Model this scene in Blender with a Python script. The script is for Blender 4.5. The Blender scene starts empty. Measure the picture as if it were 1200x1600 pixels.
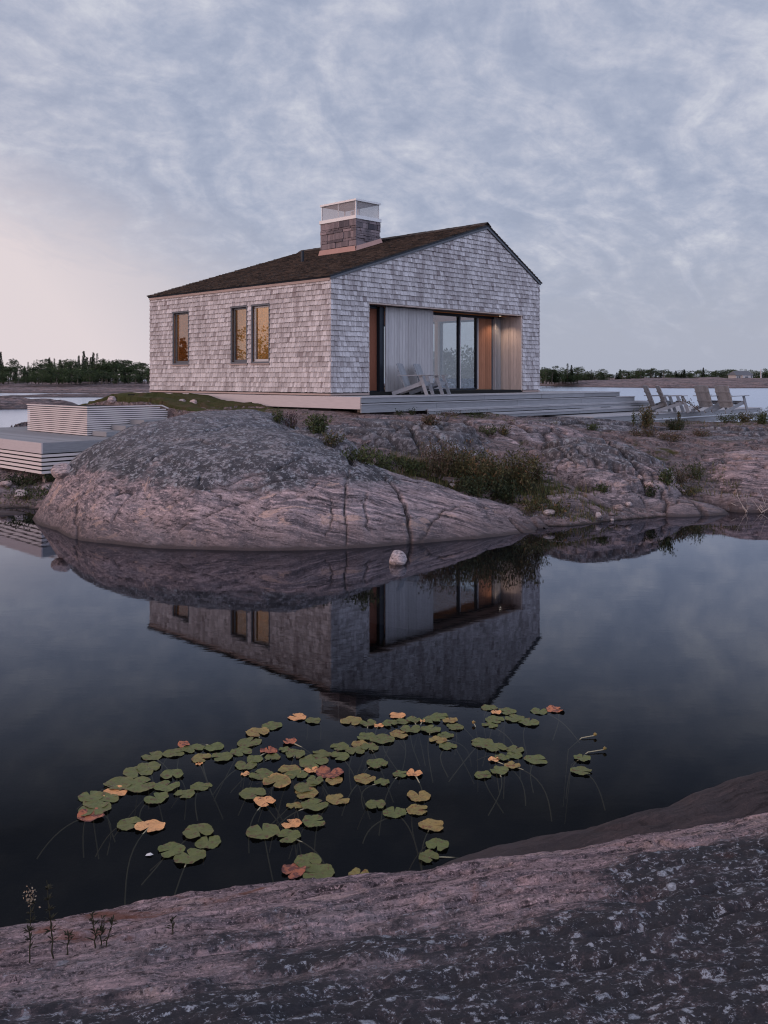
import bpy, math, random
import numpy as np
from mathutils import Vector, Matrix, noise as mn
random.seed(7); rng=np.random.default_rng(7)
SC=bpy.context.scene; COL=SC.collection
F=1420.0; YH=590.5; H=2.73                      # lens in photo pixels, eye level row, eye height above the water
C0=(-1.374,23.5); UR=(.6995,.7146); UL=(-.7146,.6995); HROT=math.atan2(UR[1],UR[0])
def ray(px,py,D): return Vector(((px-600)/F*D, D, H-(py-YH)/F*D))
def flat(px,py,z=0.0): return ray(px,py,(H-z)*F/(py-YH))
def hl(a,b,z=0): return Vector((C0[0]+a*UR[0]+b*UL[0], C0[1]+a*UR[1]+b*UL[1], z))

# ------------------------------------------------------------------ objects
def tag(o,label=None,cat=None,group=None,kind=None):
    if label: o['label']=label
    if cat: o['category']=cat
    if group: o['group']=group
    if kind: o['kind']=kind
    return o
def empty(name,loc=(0,0,0),rz=0):
    o=bpy.data.objects.new(name,None); COL.objects.link(o); o.location=loc; o.rotation_euler=(0,0,rz); o.empty_display_size=.2
    return o
class MB:
    def __init__(s): s.v=[]; s.f=[]
    def add(s,vs,fs):
        n=len(s.v); s.v+= [tuple(p) for p in vs]; s.f+=[tuple(i+n for i in f) for f in fs]
    def box(s,x0,x1,y0,y1,z0,z1,M=None):
        vs=[(x0,y0,z0),(x1,y0,z0),(x1,y1,z0),(x0,y1,z0),(x0,y0,z1),(x1,y0,z1),(x1,y1,z1),(x0,y1,z1)]
        if M: vs=[M@Vector(p) for p in vs]
        s.add(vs,[(0,3,2,1),(4,5,6,7),(0,1,5,4),(1,2,6,5),(2,3,7,6),(3,0,4,7)])
    def hexa(s,b,t):   # bottom 4 and top 4 points
        s.add(list(b)+list(t),[(0,3,2,1),(4,5,6,7),(0,1,5,4),(1,2,6,5),(2,3,7,6),(3,0,4,7)])
    def beam(s,p,q,w,h,up=Vector((0,0,1))):
        p=Vector(p); q=Vector(q); d=(q-p).normalized(); sd=d.cross(up)
        if sd.length<1e-4: sd=Vector((1,0,0))
        sd=sd.normalized()*w/2; u=sd.cross(d).normalized()*h/2
        s.hexa([p-sd-u,p+sd-u,q+sd-u,q-sd-u],[p-sd+u,p+sd+u,q+sd+u,q-sd+u])
    def tube(s,pts,rs,n=6,cap=True):
        rings=[]; m=len(pts); pts=[Vector(p) for p in pts]
        for i,p in enumerate(pts):
            d=(pts[min(i+1,m-1)]-pts[max(i-1,0)]).normalized()
            a=d.cross(Vector((.13,.31,.94))); a=a.normalized() if a.length>1e-3 else Vector((1,0,0)); b=d.cross(a)
            r=rs[i] if hasattr(rs,'__len__') else rs
            rings.append([p+(a*math.cos(2*math.pi*k/n)+b*math.sin(2*math.pi*k/n))*r for k in range(n)])
        vs=[q for R in rings for q in R]; fs=[]
        for i in range(m-1):
            for k in range(n): fs.append((i*n+k,i*n+(k+1)%n,(i+1)*n+(k+1)%n,(i+1)*n+k))
        if cap: fs.append(tuple(range(n))[::-1]); fs.append(tuple((m-1)*n+k for k in range(n)))
        s.add(vs,fs)
    def build(s,name,mat,parent=None,smooth=False):
        me=bpy.data.meshes.new(name); me.from_pydata(s.v,[],s.f); me.update()
        if smooth: me.polygons.foreach_set('use_smooth',[True]*len(me.polygons))
        o=bpy.data.objects.new(name,me); COL.objects.link(o); me.materials.append(mat)
        if parent: o.parent=parent
        return o
def box_obj(name,mat,parent,*b):
    m=MB(); m.box(*b); return m.build(name,mat,parent)
def grid_obj(name,X,Y,Z,mat,parent=None,smooth=True,keep=None,crack_shade=None):
    ny,nx=Z.shape; V=np.stack([X,Y,Z],-1).reshape(-1,3)
    i=np.arange(ny*nx).reshape(ny,nx)
    Q=np.stack([i[:-1,:-1],i[:-1,1:],i[1:,1:],i[1:,:-1]],-1)
    if keep is not None:
        K=keep[:-1,:-1]&keep[:-1,1:]&keep[1:,1:]&keep[1:,:-1]; Q=Q[K]
    Q=Q.reshape(-1,4)
    me=bpy.data.meshes.new(name); me.from_pydata(V.tolist(),[],Q.tolist()); me.update()
    if smooth: me.polygons.foreach_set('use_smooth',[True]*len(me.polygons))
    if crack_shade is not None: at_=me.attributes.new('crack_shade','FLOAT','POINT'); at_.data.foreach_set('value',np.clip(crack_shade,0,1).astype(np.float32).ravel())
    if keep is not None:
        import bmesh
        b=bmesh.new(); b.from_mesh(me); loose=[v for v in b.verts if not v.link_faces]; bmesh.ops.delete(b,geom=loose,context='VERTS'); b.to_mesh(me); b.free()
    o=bpy.data.objects.new(name,me); COL.objects.link(o); me.materials.append(mat)
    if parent: o.parent=parent
    return o
def copy_tree(o,parent=None):
    c=o.copy(); COL.objects.link(c)
    if parent: c.parent=parent
    for ch in list(o.children): copy_tree(ch,c)
    return c

# ------------------------------------------------------------------ materials
class NT:
    def __init__(s,name):
        s.m=bpy.data.materials.new(name); s.m.use_nodes=True; s.t=s.m.node_tree; s.n=s.t.nodes; s.l=s.t.links
        s.b=s.n['Principled BSDF']; s.out=s.n['Material Output']; s.b.inputs['Roughness'].default_value=.8
        s.b.inputs['Specular IOR Level'].default_value=.14
    def node(s,t,**k):
        n=s.n.new(t)
        for a,b in k.items(): setattr(n,a,b)
        return n
    def set(s,inp,v):
        if isinstance(v,(int,float)): inp.default_value=v
        elif isinstance(v,(tuple,list)): inp.default_value=tuple(v) if len(v)==len(inp.default_value) else tuple(v)+(1,)
        else: s.l.new(v,inp)
    def pos(s): return s.node('ShaderNodeNewGeometry').outputs['Position']
    def obj(s): return s.node('ShaderNodeTexCoord').outputs['Object']
    def rnd(s): return s.node('ShaderNodeNewGeometry').outputs['Random Per Island']
    def map(s,v,scale=(1,1,1),rot=(0,0,0),loc=(0,0,0)):
        n=s.node('ShaderNodeMapping'); s.l.new(v,n.inputs[0]); n.inputs[1].default_value=loc; n.inputs[2].default_value=rot; n.inputs[3].default_value=scale; return n.outputs[0]
    def noise(s,v,scale,detail=6,rough=.6,dist=0,col=False):
        n=s.node('ShaderNodeTexNoise'); s.l.new(v,n.inputs['Vector']); n.inputs['Scale'].default_value=scale; n.inputs['Detail'].default_value=detail; n.inputs['Roughness'].default_value=rough; n.inputs['Distortion'].default_value=dist
        return n.outputs[1 if col else 0]
    def vor(s,v,scale,feat='F1',out=0,rnd=1):
        n=s.node('ShaderNodeTexVoronoi',feature=feat); s.l.new(v,n.inputs['Vector']); n.inputs['Scale'].default_value=scale
        n.inputs['Randomness'].default_value=rnd; return n.outputs[out]
    def ramp(s,v,*st):
        n=s.node('ShaderNodeValToRGB'); e=n.color_ramp.elements; s.l.new(v,n.inputs[0])
        while len(e)<len(st): e.new(.5)
        for i,(p,c) in enumerate(st):
            e[i].position=p; e[i].color=tuple(c)+(1,) if isinstance(c,(tuple,list)) else (c,c,c,1)
        return n.outputs[0]
    def mix(s,f,a,b,mode='MIX'):
        n=s.node('ShaderNodeMix',data_type='RGBA',blend_type=mode); s.set(n.inputs[0],f); s.set(n.inputs[6],a); s.set(n.inputs[7],b); return n.outputs[2]
    def math(s,op,a,b=0,c=0,clamp=False):
        n=s.node('ShaderNodeMath',operation=op,use_clamp=clamp); s.set(n.inputs[0],a); s.set(n.inputs[1],b); s.set(n.inputs[2],c); return n.outputs[0]
    def sep(s,v):
        n=s.node('ShaderNodeSeparateXYZ'); s.l.new(v,n.inputs[0]); return n.outputs
    def color(s,c): s.set(s.b.inputs['Base Color'],c); return s
    def bump(s,h,strength=.5,dist=.02,prev=None):
        n=s.node('ShaderNodeBump'); s.set(n.inputs['Height'],h); n.inputs['Strength'].default_value=strength; n.inputs['Distance'].default_value=dist
        if prev is not None: s.l.new(prev,n.inputs['Normal'])
        s.l.new(n.outputs[0],s.b.inputs['Normal']); return n.outputs[0]
def plain(name,c,rough=.7,metal=0,var=.25,sc=8):
    t=NT(name); p=t.obj(); n=t.noise(p,sc,5)
    t.color(t.mix(n,tuple(v*(1-var) for v in c),tuple(v*(1+var) for v in c))); t.b.inputs['Roughness'].default_value=rough; t.b.inputs['Metallic'].default_value=metal
    t.bump(t.noise(p,sc*6,4),.2,.004); return t.m

def rock(name,pink=(.21,.14,.138),grey=(.125,.108,.118),lich=0.0,lz0=.7,lz1=1.3,band=(1.2,7,9),rot=(0,0,.3),dark=1.0,vein=.5,lnoise=.5,fine=1.0,wet_shade=True,lpale=(.29,.31,.33),veincol=(.44,.30,.25),crest=None,stain=None,ldark=.9,lfine=None,grain=.45):
    t=NT(name); p=t.pos(); z=t.sep(p)[2]; lf=lfine or fine
    wp=t.node('ShaderNodeVectorMath',operation='ADD'); nn=t.noise(p,.9,3,.5,col=True); sc_=t.node('ShaderNodeVectorMath',operation='SCALE'); t.l.new(nn,sc_.inputs[0]); sc_.inputs['Scale'].default_value=.35; t.l.new(p,wp.inputs[0]); t.l.new(sc_.outputs[0],wp.inputs[1])
    pm=t.map(t.map(wp.outputs[0],rot=(-rot[0],-rot[1],-rot[2])),band); big=t.noise(p,.6,5,.62,.4); A=t.noise(pm,.9,6,.62,.3); B=t.noise(pm,3.4,7,.68,.2); C=t.noise(p,11*fine,6,.72); D=t.noise(p,38*fine,5,.75)
    P=tuple(v*dark for v in pink); G=tuple(v*dark for v in grey)
    c=t.mix(t.ramp(A,(.44,0),(.55,1)),G,P)
    c=t.mix(t.ramp(big,(.45,0),(.60,.65)),c,(sum(P)/3*1.12,sum(P)/3*.98,sum(P)/3*1.06))
    c=t.mix(t.ramp(B,(.38,.95),(.46,0)),c,tuple(v*.25 for v in G))
    c=t.mix(t.ramp(B,(.54,0),(.62,.7)),c,tuple(min(1,v*1.9) for v in P))
    ve=t.noise(t.map(t.map(wp.outputs[0],rot=(-rot[0],-rot[1],-rot[2]-.12)),(.6,2.2,2.8),loc=(3.1,1.7,0)),1.1*max(1,fine*.7),8,.62,.6)
    c=t.mix(t.ramp(ve,(.60,0),(.62,vein),(.645,vein*.75),(.67,0)),c,veincol)
    c=t.mix(t.ramp(C,(.36,grain),(.47,0)),c,tuple(v*.28 for v in G))
    c=t.mix(t.ramp(C,(.54,0),(.68,grain*.6)),c,tuple(min(1,v*1.7) for v in P))
    c=t.mix(t.ramp(D,(.37,grain*1.1),(.44,0)),c,tuple(v*.15 for v in G)); c=t.mix(t.ramp(D,(.56,0),(.64,grain)),c,tuple(min(1,v*2.3) for v in P))
    if stain: c=t.mix(t.ramp(t.noise(p,1.7,6,.62,.6),(.60,0),(.66,.8)),c,stain)
    if lich>0:
        ln=t.noise(p,1.2,6,.62,.5); hm=t.math('MULTIPLY_ADD',z,1/(lz1-lz0),-lz0/(lz1-lz0))
        mk=t.math('ADD',t.math('MULTIPLY',hm,.62),t.math('MULTIPLY_ADD',ln,2.0,-1.0+(lnoise-.5)))
        if crest: c=t.mix(t.ramp(mk,(.2,0),(.42,.85)),c,t.mix(t.ramp(C,(.35,0),(.65,1)),tuple(v*.62 for v in crest),crest))
        mk=t.ramp(mk,(.14,0),(.40,1)); mk=t.math('MULTIPLY',mk,lich,clamp=True)
        l1=t.noise(p,15*lf,8,.76,.3); up=t.ramp(t.math('MULTIPLY_ADD',z,1/max(.01,lz1-lz0)*.25,-lz0/max(.01,lz1-lz0)*.25),(.25,1),(.75,.62)); l2=t.noise(p,4.2*lf,6,.7,.3); l3=t.noise(p,45*lf,5,.8)
        dk=t.math('MULTIPLY',t.math('MULTIPLY',t.ramp(t.math('ADD',t.math('MULTIPLY',l1,.6),t.math('MULTIPLY',l2,.4)),(.50,1),(.525,0)),mk),up if crest and lich<1 else 1.0)
        c=t.mix(t.math('MULTIPLY',dk,ldark),c,t.mix(l3,(.008,.009,.012),(.05,.048,.055)))
        pl=t.math('MULTIPLY',t.ramp(t.math('ADD',l1,t.math('MULTIPLY_ADD',l3,.5,-.25)),(.57,0),(.61,1)),mk)
        c=t.mix(t.math('MULTIPLY',pl,.85),c,lpale)
        v=t.vor(t.map(wp.outputs[0],loc=(.3,.1,0)),5.5*lf)
        ro=t.math('MULTIPLY',t.ramp(t.math('ADD',v,t.math('MULTIPLY_ADD',l3,.35,-.17)),(.20,1),(.25,0)),t.math('MULTIPLY',mk,t.ramp(l2,(.50,0),(.54,1))))
        c=t.mix(t.math('MULTIPLY',ro,.85),c,t.mix(t.ramp(l3,(.4,0),(.6,1)),tuple(v*.5 for v in lpale),tuple(v*1.15 for v in lpale)))
    so_=t.node('ShaderNodeAttribute',attribute_name='crack_shade').outputs['Fac']; c=t.mix(t.math('MULTIPLY',so_,t.ramp(t.noise(p,6,4,.6),(.3,.35),(.5,.95))),c,(.018,.014,.014))  # shade of cracks and ledge faces painted dark into the rock colour
    if wet_shade:
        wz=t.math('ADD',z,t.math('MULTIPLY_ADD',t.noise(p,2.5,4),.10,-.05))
        c=t.mix(t.ramp(wz,(.0,1),(.035,.8),(.06,0)),c,(.03,.023,.02)); c=t.mix(t.ramp(wz,(.05,.75),(.16,.5),(.50,0)),c,(.062,.050,.052))  # wet waterline band, then stain deepened with painted shade of the lower face
    t.color(c); t.b.inputs['Roughness'].default_value=.85
    b=t.bump(C,.6,.022/fine); b=t.bump(B,.5,.035/fine,b); b=t.bump(t.noise(p,3.2*fine,6,.6),.4,.045/fine,b); t.bump(D,.6,.012/fine,b)
    return t.m
M={}
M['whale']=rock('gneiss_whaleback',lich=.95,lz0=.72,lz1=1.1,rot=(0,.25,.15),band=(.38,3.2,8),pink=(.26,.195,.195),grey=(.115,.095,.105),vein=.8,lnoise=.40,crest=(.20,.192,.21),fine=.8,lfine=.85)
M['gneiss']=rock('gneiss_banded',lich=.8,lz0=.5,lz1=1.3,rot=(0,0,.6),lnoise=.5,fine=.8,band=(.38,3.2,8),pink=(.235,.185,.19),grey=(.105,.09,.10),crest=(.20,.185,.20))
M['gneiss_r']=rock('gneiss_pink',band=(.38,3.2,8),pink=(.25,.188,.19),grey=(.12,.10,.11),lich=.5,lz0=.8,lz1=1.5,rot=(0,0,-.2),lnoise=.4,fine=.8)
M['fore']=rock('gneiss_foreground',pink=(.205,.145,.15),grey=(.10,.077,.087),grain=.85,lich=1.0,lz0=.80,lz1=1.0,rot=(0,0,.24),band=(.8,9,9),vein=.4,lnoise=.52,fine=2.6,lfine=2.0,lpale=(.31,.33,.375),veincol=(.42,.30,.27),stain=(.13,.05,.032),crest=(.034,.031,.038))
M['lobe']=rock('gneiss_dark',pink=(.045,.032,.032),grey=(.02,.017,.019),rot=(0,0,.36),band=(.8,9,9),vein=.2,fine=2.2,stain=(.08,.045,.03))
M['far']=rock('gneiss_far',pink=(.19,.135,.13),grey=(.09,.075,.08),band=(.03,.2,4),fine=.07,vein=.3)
M['stone']=rock('loose_stone',pink=(.36,.26,.24),grey=(.25,.2,.2),wet_shade=True,vein=0)
M['stone_pale']=rock('pale_stone',pink=(.34,.28,.27),grey=(.25,.21,.215),wet_shade=False,vein=0)

def ground_mat():
    t=NT('island_ground'); p=t.pos(); z=t.sep(p)[2]
    n=t.noise(p,1.2,6,.65,.4); f=t.noise(p,35,5,.75); m=t.noise(p,7,5,.7)
    rk=t.mix(t.ramp(t.noise(t.map(p,(1.2,6,6),(0,0,.4)),1.5,7,.65,.5),(.38,0),(.6,1)),(.09,.072,.078),(.25,.18,.175)); rk=t.mix(t.ramp(t.noise(p,13,7,.75),(.40,.85),(.48,0)),rk,(.02,.02,.023)); rk=t.mix(t.ramp(t.noise(p,16,7,.75),(.56,0),(.62,.7)),rk,(.27,.28,.30))
    rk=t.mix(t.ramp(m,(.35,.7),(.55,0)),rk,(.03,.028,.028))
    ms=t.mix(f,(.022,.024,.010),(.075,.07,.026)); ms=t.mix(t.ramp(m,(.5,0),(.65,.7)),ms,(.09,.055,.035))
    c=t.mix(t.ramp(n,(.34,0),(.42,1)),ms,rk)
    c=t.mix(t.ramp(z,(.0,1),(.05,0)),c,(.022,.018,.015))
    t.color(c); t.bump(t.math('ADD',f,m),.8,.04); return t.m
M['ground']=ground_mat()
def moss_mat():
    t=NT('moss_turf'); p=t.pos(); f=t.noise(p,30,5,.75); m=t.noise(p,2.2,5,.7)
    c=t.mix(f,(.02,.026,.008),(.085,.085,.03)); c=t.mix(t.ramp(m,(.5,0),(.62,.8)),c,(.085,.058,.035)); t.color(c); t.bump(f,1,.05); return t.m
M['moss']=moss_mat()
def under_mat():
    t=NT('undergrowth'); p=t.pos(); f=t.noise(p,22,5,.8); m=t.noise(p,5,5,.7)
    c=t.mix(t.ramp(f,(.35,0),(.65,1)),(.010,.011,.007),(.05,.048,.022)); c=t.mix(t.ramp(m,(.5,0),(.62,.8)),c,(.06,.038,.025)); t.color(c); t.bump(f,1,.08); return t.m
M['under']=under_mat()
def bed_mat():
    t=NT('pond_bed'); p=t.pos(); n=t.noise(p,.8,6,.6,.5)
    t.color(t.mix(n,(.004,.004,.004),(.022,.019,.016))); t.bump(t.noise(p,3,5),.6,.1); return t.m
M['bed']=bed_mat()
def water_mat(name,rough,tint,bs,bd,scale,stretch=(1,1,1),clear=True,st=None):
    t=NT(name); p=t.pos(); n=t.n; n.remove(t.b)
    b=t.node('ShaderNodeBump'); b.inputs['Strength'].default_value=bs; b.inputs['Distance'].default_value=bd
    t.l.new(t.noise(t.map(p,stretch),scale,4,.55),b.inputs['Height'])
    ge=t.node('ShaderNodeNewGeometry'); dt=t.node('ShaderNodeVectorMath',operation='DOT_PRODUCT'); t.l.new(ge.outputs['Incoming'],dt.inputs[0]); t.l.new(b.outputs[0],dt.inputs[1])
    fr=t.ramp(t.math('ABSOLUTE',dt.outputs['Value']),*(st or ((0,1),(.1,.66),(.2,.37),(.277,.20),(.326,.105),(.367,.055),(.42,.020),(1,.014))))
    g=t.node('ShaderNodeBsdfGlossy'); g.inputs['Roughness'].default_value=rough; g.inputs['Color'].default_value=(.84,.89,1,1); t.l.new(b.outputs[0],g.inputs['Normal'])
    if clear: d=t.node('ShaderNodeBsdfTransparent'); d.inputs['Color'].default_value=tuple(tint)+(1,)
    else: d=t.node('ShaderNodeBsdfDiffuse'); d.inputs['Color'].default_value=tuple(tint)+(1,)
    mx=t.node('ShaderNodeMixShader'); t.l.new(fr,mx.inputs[0]); t.l.new(d.outputs[0],mx.inputs[1]); t.l.new(g.outputs[0],mx.inputs[2]); t.l.new(mx.outputs[0],t.out.inputs[0])
    return t.m
M['pool']=water_mat('pool_water',.018,(.30,.31,.31),.05,.008,2.2,(1,2.5,1))
M['lake']=water_mat('lake_water',.20,(.05,.06,.07),.35,.05,.5,(1,3,1),False)

def shingle(name,lo,hi,dk,grain=(9,9,1.2)):
    t=NT(name); p=t.pos(); r=t.rnd()
    g=t.noise(t.map(p,grain),9,6,.7); s=t.noise(p,1.1,4,.6); 
    c=t.ramp(r,(0,dk),(.07,lo),(.55,tuple((a+b)/2 for a,b in zip(lo,hi))),(1,hi))
    c=t.mix(t.ramp(g,(.34,.6),(.50,0)),c,dk)
    c=t.mix(t.ramp(s,(.4,.0),(.7,.3)),c,tuple(v*.75 for v in lo))
    w=t.noise(t.map(p,(1,1,.16)),3.2,5,.65); c=t.mix(t.ramp(w,(.36,.5),(.50,0)),c,dk); c=t.mix(t.ramp(w,(.56,0),(.68,.35)),c,hi)
    t.color(c); t.b.inputs['Roughness'].default_value=.85; t.bump(g,.5,.006); return t.m
M['shingle']=shingle('cedar_shingle_grey',(.35,.32,.325),(.60,.565,.575),(.21,.175,.18))
M['roofsh']=shingle('roof_shingle',(.032,.027,.025),(.085,.064,.054),(.014,.013,.014),(5,5,5))
M['chst']=shingle('chimney_stone',(.12,.10,.11),(.28,.22,.23),(.06,.055,.065),(4,4,4))
def wood(name,c,var=.18,rough=.7,axis='z',dkk=.5):
    t=NT(name); p=t.obj(); r=t.rnd()
    sc={'z':(14,14,.8),'x':(.8,14,14),'y':(14,.8,14)}[axis]; g=t.noise(t.map(p,sc),4,6,.65,.3)
    a=tuple(v*(1-var) for v in c); b=tuple(min(1,v*(1+var)) for v in c)
    cc=t.mix(r,a,b); cc=t.mix(t.ramp(g,(.35,.4),(.6,0)),cc,tuple(v*dkk for v in c)); t.color(cc); t.b.inputs['Roughness'].default_value=rough; t.bump(g,.3,.003); return t.m
M['screen']=wood('pale_grey_boards',(.40,.38,.385),.12)
M['jamb']=wood('cedar_boards',(.56,.45,.40),.14)
M['jambin']=wood('cedar_interior',(.34,.19,.12),.22)
M['brown']=wood('brown_panel',(.20,.075,.045),.1)
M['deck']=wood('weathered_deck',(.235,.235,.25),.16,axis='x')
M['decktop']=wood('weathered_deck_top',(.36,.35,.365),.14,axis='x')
M['fascia']=wood('pale_fascia',(.44,.39,.395),.08,axis='y',dkk=.75)
M['slat']=wood('pale_slats',(.56,.50,.49),.12,axis='x',dkk=.75)
M['chairw']=wood('chair_wood',(.24,.245,.265),.12,axis='y')
M['chaird']=wood('chair_wood_brown',(.24,.245,.265),.18,axis='y')
M['trim']=wood('cedar_trim',(.36,.275,.25),.12,axis='y')
M['dark']=plain('dark_metal',(.022,.026,.034),.4,.3,.1)
M['frame']=plain('pale_frame',(.42,.40,.41),.5,0,.08)
M['framed']=plain('grey_frame',(.10,.105,.12),.5,0,.1)
M['zinc']=plain('pale_metal_cap',(.62,.60,.60),.45,.2,.06)
M['copper']=plain('copper_flashing',(.36,.22,.19),.45,.5,.15)
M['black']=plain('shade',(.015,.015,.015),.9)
M['concrete']=plain('concrete_pier',(.3,.25,.22),.9)
M['floor']=wood('floorboards',(.30,.2,.13),.12,axis='x')
def glass_mat():
    t=NT('window_glass'); t.n.remove(t.b)
    fr=t.node('ShaderNodeFresnel'); bf=t.node('ShaderNodeNewGeometry').outputs['Backfacing']; t.l.new(t.math('MULTIPLY_ADD',bf,1/1.8-1.8,1.8),fr.inputs['IOR'])
    g=t.node('ShaderNodeBsdfGlossy'); g.inputs['Roughness'].default_value=.01
    d=t.node('ShaderNodeBsdfTransparent'); d.inputs['Color'].default_value=(.86,.88,.88,1)
    mx=t.node('ShaderNodeMixShader'); t.l.new(fr.outputs[0],mx.inputs[0]); t.l.new(d.outputs[0],mx.inputs[1]); t.l.new(g.outputs[0],mx.inputs[2]); t.l.new(mx.outputs[0],t.out.inputs[0]); return t.m
M['glass']=glass_mat()
def mesh_mat():   # woven wire screen of the chimney
    t=NT('spark_screen'); t.n.remove(t.b); d=t.node('ShaderNodeBsdfDiffuse'); d.inputs['Color'].default_value=(.45,.42,.43,1)
    tr=t.node('ShaderNodeBsdfTransparent'); mx=t.node('ShaderNodeMixShader'); mx.inputs[0].default_value=.42
    t.l.new(tr.outputs[0],mx.inputs[1]); t.l.new(d.outputs[0],mx.inputs[2]); t.l.new(mx.outputs[0],t.out.inputs[0]); return t.m
M['wire']=mesh_mat()
def emit(name,c,s):
    t=NT(name); t.b.inputs['Emission Color'].default_value=tuple(c)+(1,); t.b.inputs['Emission Strength'].default_value=s; return t.m
M['lamp']=emit('downlight_lens',(1,.84,.66),2.5)
def leaf(name,a,b,c=None,rough=.65,trans=.15):
    t=NT(name); r=t.rnd(); n=t.noise(t.obj(),1.3,3)
    cc=t.mix(r,a,b)
    if c: cc=t.mix(t.ramp(r,(.80,0),(.84,1)),cc,c)
    cc=t.mix(t.ramp(n,(.35,.35),(.65,0)),cc,tuple(v*.45 for v in a)); t.color(cc); t.b.inputs['Roughness'].default_value=rough; return t.m
M['spruce']=leaf('spruce_needles',(.014,.024,.014),(.034,.052,.026))
M['broad']=leaf('broad_foliage',(.026,.042,.018),(.065,.09,.034))
M['pine']=leaf('pine_needles',(.022,.035,.018),(.05,.07,.032))
M['bark']=plain('bark',(.09,.075,.065),.9)
M['lf_green']=leaf('shrub_leaves_green',(.02,.03,.013),(.075,.09,.035))
M['lf_olive']=leaf('shrub_leaves_olive',(.03,.032,.015),(.11,.10,.045),(.15,.09,.05))
M['lf_russet']=leaf('shrub_leaves_russet',(.045,.032,.025),(.14,.09,.06),(.05,.06,.03))
M['lf_purple']=leaf('seedheads_purple',(.05,.03,.035),(.13,.08,.09),(.05,.07,.03))
M['lf_dark']=leaf('leaves_dark',(.012,.018,.010),(.04,.05,.022))
M['weed']=leaf('weed_leaves',(.018,.018,.012),(.045,.042,.025))
M['seed']=leaf('seed_tufts',(.20,.14,.10),(.34,.26,.18))
M['stem']=plain('plant_stem',(.07,.055,.03),.8)
M['wire_root']=plain('bleached_twigs',(.36,.31,.29),.9)
M['grass']=leaf('grass_blades',(.045,.055,.018),(.13,.13,.045),(.20,.13,.06))
def pad_mat(name,base,edge,spots,amt):
    t=NT(name); p=t.obj(); q=t.node('ShaderNodeObjectInfo').outputs['Random']; pp=t.node('ShaderNodeVectorMath',operation='ADD'); t.l.new(t.pos(),pp.inputs[0]); pv=pp.outputs[0]
    n=t.noise(pv,9,4,.6); n2=t.noise(pv,28,6,.7)
    c=t.mix(n,tuple(v*.72 for v in base),tuple(v*1.3 for v in base)); c=t.mix(t.math('MULTIPLY',q,.55),c,t.mix(n,tuple(v*.8 for v in edge),edge)); c=t.mix(t.ramp(t.noise(pv,60,3,.7),(.35,.5),(.55,0)),c,tuple(v*.5 for v in base)); 
    rd=t.node('ShaderNodeVectorMath',operation='LENGTH'); t.l.new(t.map(p,(1,1,0)),rd.inputs[0])
    c=t.mix(t.math('MULTIPLY',t.ramp(t.math('ADD',rd.outputs['Value'],t.math('MULTIPLY_ADD',n2,.05,-.025)),(.075,0),(.10,1)),.75),c,edge)
    c=t.mix(t.ramp(n2,(amt,0),(amt+.04,.85)),c,spots)
    # fine radiating veins
    t.color(c); t.b.inputs['Roughness'].default_value=.45; t.b.inputs['Specular IOR Level'].default_value=.18; t.bump(n2,.25,.004); return t.m
M['pad_green']=pad_mat('pad_green',(.115,.13,.042),(.13,.12,.042),(.10,.045,.03),.565)
M['pad_yellow']=pad_mat('pad_yellow',(.18,.155,.05),(.40,.24,.085),(.16,.06,.03),.55)
M['pad_orange']=pad_mat('pad_orange',(.62,.29,.12),(.70,.40,.18),(.12,.04,.03),.58)
M['pad_red']=pad_mat('pad_red',(.46,.16,.075),(.20,.06,.05),(.08,.03,.03),.50)
M['stalk']=plain('lily_stalk',(.30,.28,.19),.7)

# ------------------------------------------------------------------ noise and height fields
def vnoise(X,Y,seed=0):
    xi=np.floor(X).astype(np.int64); yi=np.floor(Y).astype(np.int64); xf=X-xi; yf=Y-yi
    def h(a,b):
        n=(a*374761393+b*668265263+seed*974634777)&0xffffffff; n=((n^(n>>13))*1274126177)&0xffffffff; return ((n^(n>>16))&0xffff)/65535.0
    u=xf*xf*xf*(xf*(xf*6-15)+10); v=yf*yf*yf*(yf*(yf*6-15)+10)
    return (h(xi,yi)*(1-u)+h(xi+1,yi)*u)*(1-v)+(h(xi,yi+1)*(1-u)+h(xi+1,yi+1)*u)*v
def fbm(X,Y,sc=1,oct=5,seed=0,gain=.5,rot=.0,st=1.0):
    c,s=math.cos(rot),math.sin(rot); X,Y=(X*c+Y*s),(-X*s+Y*c)*st
    a=1;t=0;r=0
    for i in range(oct): r=r+a*(vnoise(X*sc+i*17.3,Y*sc+i*9.1,seed+i)-.5); t+=a; a*=gain; sc*=2.03
    return r/t*2
def ridge(X,Y,sc,oct=3,seed=0,rot=0,st=1):
    c,s=math.cos(rot),math.sin(rot); X,Y=(X*c+Y*s),(-X*s+Y*c)*st; r=0;a=1;t=0
    for i in range(oct): r=r+a*(1-np.abs(2*vnoise(X*sc+i*7,Y*sc+i*3,seed+i)-1)); t+=a; a*=.5; sc*=2.1
    return r/t
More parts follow.
